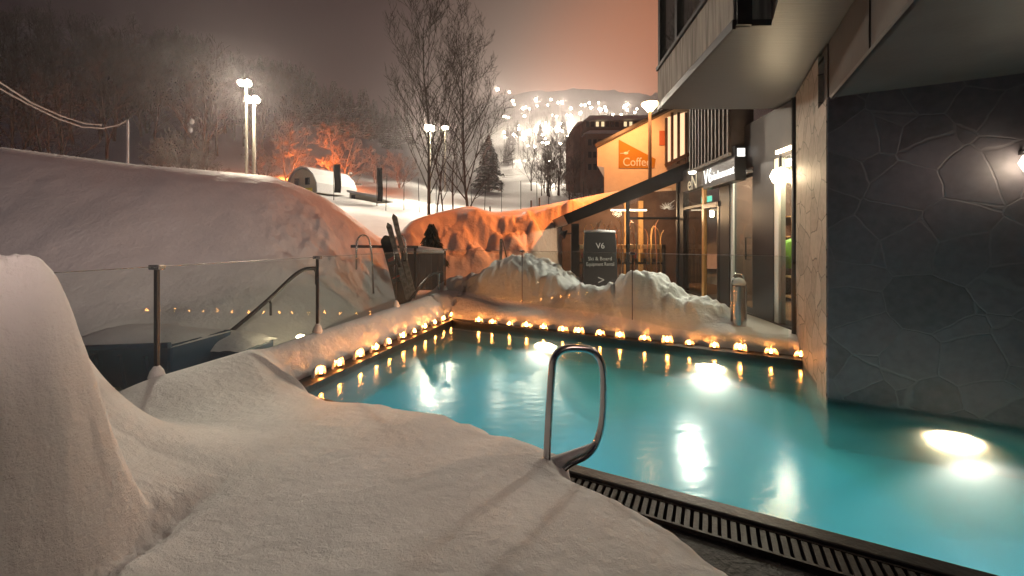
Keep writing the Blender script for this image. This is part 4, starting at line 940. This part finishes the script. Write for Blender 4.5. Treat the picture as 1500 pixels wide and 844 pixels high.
mb = MB(); mb.tube([(0, 0, 0), (0, 0, h - .1)], [.07, .05], 10); mb.build('pole', M['wood'], sl_, smooth=True)
mb = MB(); mb.lathe([(.08, h - .12), (.12, h - .06), (.26, h + .10), (.265, h + .14)], (0, 0, 0), 20); mb.build('shade', emis('sodium globe', (1, .60, .28), 34), sl_, smooth=True)
mb = MB(); mb.lathe([(.27, h + .142), (.26, h + .18), (.10, h + .22), (.001, h + .23)], (0, 0, 0), 20); mb.build('snow_cap', M['snow'], sl_, smooth=True)
mb = MB(); mb.box((-.14, -.03, 1.75), (.14, .0, 1.86)); mb.build('street_plate', M['red'], sl_)
SOD = (1.0, .20, .03)
lamp_light('street_lamp_light', 'SPOT', (-.32, -.05, h + .02), 2400, SOD, sl_, .15, .7, 92, (-.9, .22, -.55))
lamp_light('street_lamp_light', 'SPOT', (-.12, .36, h - .05), 330, (1, .36, .10), sl_, .15, .6, 160, (-.25, .8, -.55))

# ================================================================ HOTEL
ht = thing('hotel', 'brown mountain hotel with a snowy roof and lit top windows behind the cream house', 'hotel'); D = 62.0
def q3(px, py, d=0): return P(px, py, D + d)
mb = MB()
ol = [q3(853, 300), q3(960, 300), q3(960, 174), q3(858, 174), q3(853, 180)]
mb.hexa(ol, [p + Vector((0, 14, 0)) for p in ol]); mb.build('wall', M['hotel'], ht)
mb = MB(); ol = [q3(841, 300, 2), q3(856, 300, 2), q3(856, 178, 2), q3(841, 184, 2)]; mb.hexa(ol, [p + Vector((0, 10, 0)) for p in ol]); mb.build('stair_tower', M['hotel'], ht)
mb = MB(); ol = [q3(839, 187, 1.5), q3(857, 179, 1.5), q3(857, 176, 1.5), q3(846, 179, 1.5)]; mb.hexa(ol, [p + Vector((0, 11, 0)) for p in ol]); mb.build('tower_snow', M['snow_far'], ht)
mb = MB(); ol = [q3(855, 176, -1), q3(962, 173, -1), q3(962, 168.5, -1), q3(864, 169, -1)]; mb.hexa(ol, [p + Vector((0, 16, 0)) for p in ol]); mb.build('roof_snow', M['snow_far'], ht)
mb = MB(); ol = [q3(855, 195, -2.5), q3(962, 195, -2.5), q3(962, 190.5, -2.5), q3(864, 191, -2.5)]; mb.hexa(ol, [p + Vector((0, 2.4, 0)) for p in ol]); mb.build('ledge_snow', M['snow_far'], ht)
mb = MB(); ol = [q3(857, 300, -2), q3(962, 300, -2), q3(962, 196, -2), q3(857, 196, -2)]; mb.hexa(ol, [p + Vector((0, 1.9, 0)) for p in ol]); mb.build('lower_wall', M['hotel'], ht)
for i, (px, lit) in enumerate(((861, 0), (868, 0), (875, 1), (883, 1), (890, 0), (897, 0), (904, 0), (916, 1), (924, 1), (932, 0), (940, 0))):
    mb = MB(); a = q3(px, 185, -.12); mb.box((a.x - .28, a.y, a.z - .1), (a.x + .28, a.y + .1, a.z + .75)); w_ = mb.build('window', M['cladding'], ht)
    mb = MB(); mb.box((a.x - .23, a.y - .03, a.z - .05), (a.x + .23, a.y - .01, a.z + .7)); mb.build('pane', M['win_lit'] if lit else M['win_dim'], w_)
for r_ in range(3):
    for i in range(4):
        mb = MB(); a = q3(864 + i * 7.5, 212 + r_ * 18, -2.1); mb.box((a.x - .25, a.y, a.z - .1), (a.x + .25, a.y + .1, a.z + .8)); mb.build('window', M['win_dim'], ht)
lamp_light('hotel_glow', 'POINT', P(868, 215, 50), 2500, (1, .5, .25), None, .5) if False else None

# ================================================================ BARE TREES
def tree_mesh(seed, H=10.0, spread=.5, levels=4, n0=9, up=.55, rad=.11, sides=3, multi=1, start=.3, droop=0.0, twig=1.0):
    r_ = random.Random(seed); tr = MB(); cr = MB()
    def branch(p, d, L, rd, lev, mb):
        k = 4 if lev < 2 else 3; pts = [p]; q = p.copy(); dd = d.copy()
        for i in range(k):
            dd = (dd + Vector((r_.uniform(-1, 1), r_.uniform(-1, 1), r_.uniform(-.6, 1))) * .13 + Vector((0, 0, .10 * up - droop * lev * .04))).normalized()
            q = q + dd * L / k; pts.append(q.copy())
        rr = [rd * (1 - .8 * i / k) for i in range(k + 1)]
        mb.tube(pts, rr, 6 if lev == 0 else sides, False)
        if lev >= levels: return
        nb = [n0, 6, 5, 4, 3][lev]
        for i in range(nb):
            t = (start if lev == 0 else .15) + (1 - (start if lev == 0 else .15)) * (i + r_.random()) / nb; t = min(t, .98); j = min(int(t * k), k - 1)
            base = pts[j].lerp(pts[j + 1], t * k - j); tang = (pts[j + 1] - pts[j]).normalized()
            az = r_.uniform(0, 2 * math.pi) if lev else i * 2.4 + r_.random(); sd_ = Vector((math.cos(az), math.sin(az), 0)); sd_ = (sd_ - tang * sd_.dot(tang))
            if sd_.length < .05: continue
            sd_.normalize(); nd = (tang * (1 - spread) + sd_ * spread + Vector((0, 0, up * .25))).normalized()
            branch(base, nd, L * (.50 if lev == 0 else .58) * r_.uniform(.7, 1.15) * (1.15 - .6 * t), max(rr[j] * .5, .004 * twig), lev + 1, cr)
    for m_ in range(multi):
        d = Vector((r_.uniform(-.1, .1), r_.uniform(-.1, .1), 1)) if multi == 1 else Vector((math.cos(m_ * 2.4) * .38, math.sin(m_ * 2.4) * .38, 1))
        branch(Vector((r_.uniform(-.15, .15) * (multi > 1), 0, -.4)), d.normalized(), H * r_.uniform(.85, 1), rad, 0, tr)
    return tr, cr
def tree_thing(seed, loc, label, m, cat='tree', group=None, nm='bare_tree', **kw):
    t_ = thing(nm, label, cat, loc, group=group); tr, cr = tree_mesh(seed, **kw); tr.build('trunk', m, t_); cr.build('crown', m, t_); return t_
gz = lambda px, D: (((px - HX) / F * D), D, fz1((px - HX) / F * D, D))
tree_thing(11, gz(628, 20), 'tallest bare birch standing behind the snow bank, left of the pair', M['bark'], H=11.2, spread=.46, levels=4, n0=26, up=.8, rad=.085, start=.12, twig=2.2, group='bare birches behind the snow bank')
tree_thing(12, gz(689, 20), 'slightly shorter bare birch standing right of the tallest one', M['bark'], H=10.2, spread=.52, levels=4, n0=24, up=.7, rad=.085, start=.10, twig=2.2, group='bare birches behind the snow bank')
for i, (px, h_, lb) in enumerate(((640, 5.5, 'thin bare sapling just right of the tallest birch'), (652, 5.0, 'thin forked sapling midway between the two birches'), (664, 4.5, 'short thin sapling left of the right birch'))):
    tree_thing(20 + i, gz(px, 19.5), lb, M['bark'], nm='bare_sapling', H=h_, spread=.4, levels=3, n0=7, up=.6, rad=.05, start=.3, group='thin saplings among the birches')
# frosted bushy trees lit orange
for i, (px, D, h_, lb) in enumerate(((500, 40, 8.5, 'large rounded bare tree glowing orange behind the arched cabin'), (420, 36, 7.0, 'frosted orange lit tree left of the arched cabin'), (385, 34, 4.0, 'low frosted tree at the foot of the floodlight poles'),
        (270, 26, 4.6, 'spreading frosted bush with snow lumps above the snow bank'), (240, 28, 4.2, 'frosted bush left of the snow lumps'), (300, 28, 4.0, 'frosted bush right of the snow lumps'), (585, 50, 5.5, 'small orange lit tree beside the second floodlight'),
        (80, 28, 8.5, 'big spreading bare tree on the far left of the hill'), (20, 30, 9, 'bare tree at the extreme left of the hill'), (215, 60, 14, 'tall spreading bare tree in the dark middle of the hill'), (550, 52, 6, 'orange tinted bare tree at the edge of the slope'), (835, 45, 5, 'bare tree in front of the hotel'), (800, 70, 7, 'dark bare tree left of the hotel'), (868, 30, 4, 'snowy bare shrub beside the cream house'))):
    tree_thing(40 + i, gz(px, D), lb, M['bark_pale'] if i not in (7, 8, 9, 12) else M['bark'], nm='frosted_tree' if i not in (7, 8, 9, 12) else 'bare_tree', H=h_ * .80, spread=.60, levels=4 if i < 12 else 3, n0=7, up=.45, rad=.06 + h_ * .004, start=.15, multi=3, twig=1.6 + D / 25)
# snow lumps caught in the bush
for i, (px, py) in enumerate(((281, 178), (279, 190))):
    t_ = thing('snow_clump', ['upper snow clump caught in the frosted bush', 'lower snow clump caught in the frosted bush', 'snow clump hanging in the dark trees on the left', 'small snow clump left of the other in the dark trees'][i], 'snow', P(px, py, 25.5), group='snow clumps caught in branches')
    mb = MB(); mb.lathe([(.001, -.2), (.10, -.14), (.13, 0), (.08, .14), (.001, .22)], (0, 0, 0), 9, Matrix.Rotation(i, 3, 'Z')); mb.build('clump', M['snow_far'], t_, smooth=True)
# forest on the left hill
protos = []
for i in range(6):
    tr, cr = tree_mesh(100 + i, H=9, spread=.5, levels=3, n0=12, up=.5, rad=.14, start=.15, twig=6, multi=1)
    protos.append((tr.mesh('trunk', M['bark']), cr.mesh('crown', M['bark'])))
def conifer_mesh(seed, H=11.0, W_=2.6, snow=True):
    r_ = random.Random(seed); nd = MB(); sn_ = MB(); tr = MB(); tr.tube([(0, 0, -.5), (0, 0, H * .95)], [.18, .03], 6)
    z = H * .10
    while z < H * .985:
        f = 1 - z / H; rad = W_ * (f ** .8) * r_.uniform(.85, 1.1) + .1; nb = int(7 + 6 * f)
        for k in range(nb):
            a = 2 * math.pi * k / nb + r_.uniform(-.3, .3); L = rad * r_.uniform(.75, 1.15); d = Vector((math.cos(a), math.sin(a), 0)); s = Vector((-d.y, d.x, 0)); w = .20 * L + .12 * H / 11
            p0 = Vector((0, 0, z)); pm = d * L * .55 + Vector((0, 0, z - .10 * L)); pt = d * L + Vector((0, 0, z - .38 * L))
            for q_, (mb_, dz, ws) in enumerate(((nd, 0, 1.0),) + (((sn_, .05, .62),) if snow and r_.random() < .75 else ())):
                e = Vector((0, 0, dz)); t_ = .92 if dz else 1
                mb_.add([p0 + e, pm + s * w * ws + e - Vector((0, 0, .12 * w)), pm + e + Vector((0, 0, .06)), pm - s * w * ws + e - Vector((0, 0, .12 * w)), pt * t_ + e, pm * 1.35 + s * w * .8 * ws + Vector((0, 0, -.25 * L - z * .35 + dz)) if False else pt * t_ + e + s * .02],
                        [(0, 1, 2), (0, 2, 3), (1, 4, 2), (2, 4, 3)])
            # drooping side sprays
            for tt in (.45, .75):
                c0 = d * L * tt + Vector((0, 0, z - .2 * L * tt))
                for sg in (-1, 1):
                    e_ = c0 + s * sg * w * 1.5 + d * .1 * L + Vector((0, 0, -.22 * L)); nd.add([c0, c0 + d * .12 * L, e_], [(0, 1, 2)])
        z += H * .042 * (0.6 + f)
    return tr, nd, sn_
cprot = []
for i in range(4):
    tr, nd, sn_ = conifer_mesh(200 + i); cprot.append((tr.mesh('trunk', M['bark']), nd.mesh('crown', M['needles']), sn_.mesh('snow_load', M['snow_far'])))
def place_forest(kind, px, D, h_, label, group, cat='tree'):
    t_ = thing('bare_tree' if kind == 'bare' else 'conifer', label, cat, gz(px, D), random.uniform(0, 6.28), group); s = h_ / (9 if kind == 'bare' else 11); t_.scale = (s * random.uniform(.9, 1.1), s * random.uniform(.9, 1.1), s)
    ms = random.choice(protos) if kind == 'bare' else random.choice(cprot)
    for me in ms:
        o = bpy.data.objects.new(me.name.split('.')[0], me); COL.objects.link(o); o.parent = t_
cnt = 0
for i in range(190):
    D = 40 + 130 * random.random()**.8; px = random.uniform(-60, 440) if D > 60 else random.uniform(-40, 360)
    place_forest('bare', px, D, random.uniform(8, 13), 'dark bare tree in the wood on the left hillside', 'bare trees of the hillside wood')
for i in range(44):
    px = random.uniform(430, 600); D = 110 + 55 * random.random(); 
    place_forest('con', px, D, random.uniform(12, 17) * (1.0 if px < 540 else .8), 'snow laden conifer on the hillside right of the twin floodlights', 'snow laden conifers on the hillside')
for i in range(24):
    px = random.uniform(250, 470); D = 150 + 30 * random.random(); place_forest('con', px, D, random.uniform(11, 15), 'dark conifer on the ridge above the bare wood', 'dark conifers on the ridge')
place_forest('con', 716, 75, 10.0, 'broad dark conifer standing alone on the piste right of the birches', None); 
for o in bpy.data.objects:
    if o.get('label', '').startswith('broad dark conifer'): o.scale = (1.5, 1.5, 1.0)
for i in range(16):
    px = random.uniform(775, 850); D = random.uniform(55, 110); place_forest('bare', px, D, random.uniform(6, 10), 'misty bare tree on the slope left of the hotel', 'misty trees left of the hotel')
for i in range(26):
    px = random.uniform(740, 840); D = random.uniform(200, 330); place_forest('bare' if i % 2 else 'con', px, D, random.uniform(10, 16), 'fogbound tree on the far slope between the lights', 'fogbound trees on the far slope')
sp_ = thing('fir_sapling', 'small dark fir sapling on the bank above the timber screen', 'tree', P(632, 388, 9.8)); tr, nd, sn_ = conifer_mesh(300, 1.0, .42, False)
tr.v = [(x * .15, y * .15, z) for x, y, z in tr.v]; tr.build('trunk', M['bark'], sp_); 
nd.v = [(x * .9, y * .9, z) for x, y, z in nd.v]; nd.build('crown', M['needles'], sp_)

# ================================================================ CABIN, SHED, LIFT TOWER, FLAGS, FENCE
cb = thing('arched_cabin', 'small cream arched-roof cabin on top of the snow bank', 'cabin', (*gz(443, 34)[:2], CAMZ + (HY - 284) * 34 / F), R(-24))
arc = [(-1.75, 0), (-1.7, .75), (-1.3, 1.45), (-.7, 1.95), (0, 2.15), (.7, 1.95), (1.3, 1.45), (1.7, .75), (1.75, 0)]
mb = MB(); mb.hexa([Vector((x, 0, z)) for x, z in arc], [Vector((x, 4, z)) for x, z in arc]); mb.build('wall', mat('cream cabin wall', (.75, .68, .5), .7), cb)
mb = MB(); big = [(x * 1.06, z * 1.04 + .02) for x, z in arc]; 
for (x0, z0), (x1, z1) in zip(big[:-1], big[1:]): mb.hexa([Vector((x0, -.15, z0)), Vector((x1, -.15, z1)), Vector((x1 * 1.05, -.15, z1 * 1.06)), Vector((x0 * 1.05, -.15, z0 * 1.06))], [Vector((x0, 4.2, z0)), Vector((x1, 4.2, z1)), Vector((x1 * 1.05, 4.2, z1 * 1.06)), Vector((x0 * 1.05, 4.2, z0 * 1.06))])
mb.build('roof_snow', M['snow_far'], cb)
for x in (-.95, .35):
    mb = MB(); mb.box((x, -.03, .75), (x + .55, -.005, 1.35)); w_ = mb.build('window', M['win_dim'], cb)
mb = MB(); mb.box((-1.6, -.04, .12), (1.2, -.005, .45)); mb.build('yellow_band', mat('yellow paint', (.75, .5, .05), .6, emit=(1, .7, .1), es=.15), cb)
sh = thing('lift_hut', 'long low lift hut with snow on its sloping roof beside the black banner', 'hut'); D = 34
pl_ = [P(512, 300, D), P(553, 300, D), P(553, 289, D), P(512, 281, D)]; mb = MB(); mb.hexa(pl_, [p + Vector((0, 3, 0)) for p in pl_]); mb.build('wall', mat('pale hut wall', (.7, .65, .52), .8), sh)
pl_ = [P(508, 281.5, D - .3), P(558, 291, D - .3), P(558, 287.5, D - .3), P(508, 278, D - .3)]; mb = MB(); mb.hexa(pl_, [p + Vector((0, 3.6, 0)) for p in pl_]); mb.build('roof_snow', M['snow_far'], sh)
mb = MB(); a = P(517, 289, D - .05); mb.box((a.x - .15, a.y, a.z - .3), (a.x + .2, a.y + .04, a.z + .2)); mb.build('window', M['win_dim'], sh)
lt = thing('lift_tower', 'snow covered steel lift tower between the two black banners', 'lift tower', P(513, 300, 38)); mb = MB(); k = 38 / F
for sx in (-1, 1): mb.bar((sx * 8 * k, 0, 0), (sx * 16 * k * .3, 0, 34 * k), .08, .08, (0, 1, 0)); mb.bar((sx * 16 * k, 0, 44 * k), (sx * 7 * k, 0, 28 * k), .06, .06, (0, 1, 0))
mb.build('mast', mat('galvanised rust lit steel', (.4, .3, .25), .5), lt)
mb = MB(); mb.bar((-16 * k, 0, 44 * k), (16 * k, 0, 44 * k), .07, .07); mb.bar((-15 * k, 0, 30 * k), (17 * k, 0, 30 * k), .12, .14); mb.build('crossarm', M['ski_grey'], lt)
mb = MB(); mb.lathe([(.001, 0), (.45, .02), (.35, .22), (.001, .28)], (0, 0, 31 * k), 10); mb.lathe([(.001, 0), (.2, .02), (.15, .15), (.001, .2)], (0, 0, 44.5 * k), 10); mb.build('snow_cap', M['snow_far'], lt, smooth=True)
for px, py0, py1, w, lb in ((489, 289, 241, 10, 'black banner flag beside the arched cabin'), (552, 302, 246, 8, 'taller black banner flag at the end of the lift hut')):
    t_ = thing('banner_flag', lb, 'flag', P(px, py0, 30), group='black banner flags'); k = 30 / F; hh = (py0 - py1) * k; mb = MB(); mb.tube([(0, 0, -.3), (0, 0, hh + .1)], .03, 8); mb.build('pole', M['ski_grey'], t_)
    mb = MB(); rows = 14
    for i in range(rows + 1):
        s = i / rows; x = .03 + .02 * math.sin(s * 5); ww = w * k * (.9 + .1 * math.sin(s * 3))
        mb.v += [(x, .02 * math.sin(s * 7), .35 + (hh - .35) * s), (x + ww * .5, .06 * math.sin(s * 6), .35 + (hh - .35) * s), (x + ww, .05 * math.sin(s * 6 + 1), .33 + (hh - .30) * s)]
        if i < rows: a = i * 3; mb.f += [(a, a + 1, a + 4, a + 3), (a + 1, a + 2, a + 5, a + 4)]
    fo = mb.build('cloth', M['flag'], t_, smooth=True); so_ = fo.modifiers.new('thick', 'SOLIDIFY'); so_.thickness = .01
# fence poles with line on the piste
for i in range(13):
    px = 568 + i * 24 + random.uniform(-4, 4); D = 26 + random.uniform(0, 5); p = gz(px, D)
    t_ = thing('piste_pole', 'thin dark pole of the netting along the piste', 'pole', p, group='thin poles along the piste'); mb = MB(); mb.tube([(0, 0, -.3), (random.uniform(-.1, .1), 0, 2.3)], .025, 6); mb.build('pole', M['black'], t_)
for i, px in enumerate((718, 778, 790)):
    p = P(px, (313, 304, 300)[i], 14.2); t_ = thing('short_marker', ['short dark marker stake on top of the orange bank, leftmost', 'short dark marker stake on the orange bank, middle', 'short dark marker stake on the orange bank, rightmost'][i], 'stake', p); mb = MB(); mb.tube([(0, 0, -.5), (0, 0, .25)], .03, 6); mb.build('stake', M['black'], t_)

# ================================================================ FLOODLIGHTS
FLOODC = (1.0, .85, .66)
def flood(px, py, D, base_py, label, power, rad=.22, group='floodlights on tall poles', aim=(.55, -.6, -.42), tube_r=.09):
    top = P(px, py, D); z0 = CAMZ + (HY - base_py) * D / F
    t_ = thing('floodlight_pole', label, 'floodlight', (top.x, top.y, z0), group=group); h = top.z - z0
    mb = MB(); mb.tube([(0, 0, -1), (0, 0, h)], [tube_r, tube_r * .7], 10); mb.build('pole', mat('galvanised pole', (.6, .56, .45), .5, .3), t_, smooth=True)
    mb = MB(); mb.bar((-.35, 0, h), (.35, 0, h), .08, .08); mb.build('crossbar', M['dark_steel'], t_)
    for sx in (-.2, .2):
        mb = MB(); mb.lathe([(.05, .12), (rad * .7, .1), (rad, -.04), (rad, -.06)], (sx, -.1, h + .15), 14, Matrix.Rotation(R(-52), 3, 'X')); hd_ = mb.build('lamp_head', M['dark_steel'], t_)
        mb = MB(); mb.lathe([(rad * .97, -.061), (rad * .6, -.09), (.001, -.1)], (sx, -.1, h + .15), 14, Matrix.Rotation(R(-52), 3, 'X')); mb.build('lens', M['lamp_white'], hd_, smooth=True)
    if power: lamp_light('floodlight_beam', 'SPOT', (0, -.55, h + .02), power, FLOODC, t_, .25, .6, 140, aim)
    return t_
flood(361, 126, 24, 300, 'left and taller of the twin floodlight poles above the snow bank', 3000, .2)
flood(372, 150, 22, 300, 'right and lower of the twin floodlight poles above the snow bank', 3000, .2)
flood(630, 190, 40, 292, 'floodlight pole between the birches', 6500, .34, aim=(-.1, -.6, -.45))
flood(652, 189, 60, 285, 'smaller floodlight just right of the birch floodlight', 3000, .3, aim=(-.1, -.6, -.45))
slope = [(729, 131, 1.2), (746, 135, .6), (751, 148, 1), (766, 159, .9), (745, 172, .4), (785, 146, 1.2), (807, 146, .6), (823, 150, 1.1), (836, 159, 1), (836, 170, 1.3), (850, 166, 1), (823, 181, 1.6), (816, 192, .7), (823, 192, .6), (836, 199, 1),
         (790, 180, .5), (799, 180, .5), (760, 190, .35), (766, 194, .25), (773, 195, .3), (753, 198, .4), (799, 203, .6), (800, 210, .9), (783, 215, .9), (805, 236, .8),
         (857, 154, .6), (863, 151, .7), (878, 160, 1), (886, 157, .6), (888, 162, .9), (898, 168, .6), (916, 155, 1.2), (919, 161, .7), (930, 165, .5)]
rs_ = random.Random(5)
slope += [(rs_.uniform(738, 842), 0, rs_.uniform(.25, .6)) for _ in range(26)] + [(rs_.uniform(850, 935), 0, rs_.uniform(.3, .5)) for _ in range(10)]
slope = [(a, b_ if b_ else (rs_.uniform(148, 214) if a < 845 else rs_.uniform(150, 168)), c_) for a, b_, c_ in slope]
vlens = emis('distant floodlight lens', (1, .86, .62), 110)
for i, (px, py, s) in enumerate(slope):
    D = 110 if py > 225 else (160 if py > 205 else (230 if py > 185 else 330)); top = P(px, py, D); x, y = top.x, top.y; gzz = fz1(x, y); h = 9.0 if top.z - gzz < 4 or top.z - gzz > 16 else top.z - gzz
    t_ = thing('slope_floodlight', 'distant floodlight glowing on the foggy ski slope', 'floodlight', (x, y, top.z - h), group='distant floodlights on the ski slope')
    if i == 0: t_['label'] = 'distant floodlight highest left on the foggy slope, touching the birch twigs'
    if i == 24: t_['label'] = 'distant floodlight lowest on the foggy slope, above the misty trees left of the hotel'
    mb = MB(); mb.tube([(0, 0, -6), (0, 0, h)], .12, 6); mb.build('pole', M['ski_grey'], t_); r0 = (.35 + .35 * s) * D / 330 * 1.5
    mb = MB(); mb.lathe([(.001, -r0), (r0 * .7, -r0 * .7), (r0, 0), (r0 * .7, r0 * .7), (.001, r0)], (0, 0, h), 10); mb.build('lamp', vlens, t_, smooth=True)
    if i in (0, 3, 5, 7, 9, 11, 14, 20, 22, 24, 27, 31): lamp_light('slope_light', 'SPOT', (0, -2.5, h - .5), 26000 * (D / 230)**1.5, FLOODC, t_, 1.0, .5, 130, (.1, -.7, -.7))
# added sodium lamp, kept out of sight, to light the mounds and trees behind the bank
def sod(px, D, z, label, power):
    t_ = thing('street_lamp', label, 'street lamp', ((px - HX) / F * D, D, z - 4.6)); mb = MB(); mb.tube([(0, 0, -1), (0, 0, 4.5)], [.07, .05], 10); mb.build('pole', M['dark_steel'], t_)
    mb = MB(); mb.lathe([(.08, 4.5), (.2, 4.62), (.2, 4.66)], (0, 0, 0), 14); mb.build('shade', emis('sodium lens', (1, .5, .2), 8), t_, smooth=True)
    lamp_light('street_lamp_light', 'POINT', (0, 0, 4.95), power, SOD, t_, .2)
sod(447, 39, 7.4, 'added sodium street lamp hidden behind the snow bank behind the arched cabin', 9500)
# thin cable at the left
cbp = thing('cable_post', 'thin grey post carrying the sagging cables on the left', 'post', (*P(187, 235, 14)[:2], P(187, 236, 14).z)); k = 14 / F; mb = MB(); mb.tube([(0, 0, -1), (0, 0, 60 * k)], .035, 8); mb.build('post', mat('grey post', (.3, .3, .32), .5), cbp)
cl = thing('sagging_cable', 'pair of pale sagging cables running in from the left edge to the thin post', 'cable'); 
for (pts_) in (((-40, 110), (0, 130), (40, 152), (85, 174), (120, 186), (150, 188), (170, 184), (187, 177)), ((-40, 95), (0, 121), (45, 150), (90, 170), (125, 181), (150, 183))):
    mb = MB(); mb.tube([P(a, c_, 14 - (187 - a) * .012) for a, c_ in pts_], .022, 6); mb.build('cable', mat('frosted cable', (.5, .46, .44), .6), cl)

# ================================================================ HAZE
HZ = bpy.data.materials.new('haze'); HZ.use_nodes = True; t = HZ.node_tree; t.nodes.clear()
o = t.nodes.new('ShaderNodeOutputMaterial'); v = t.nodes.new('ShaderNodeVolumePrincipled')
v.inputs['Density'].default_value = 0.0011; v.inputs['Color'].default_value = (.95, .88, .92, 1); v.inputs['Anisotropy'].default_value = 0.7
t.links.new(v.outputs[0], o.inputs['Volume'])
mb = MB(); mb.box((-2700, -40, -8), (2700, 1000, 620)); hz = mb.build('haze', HZ); tag(hz, kind='stuff')
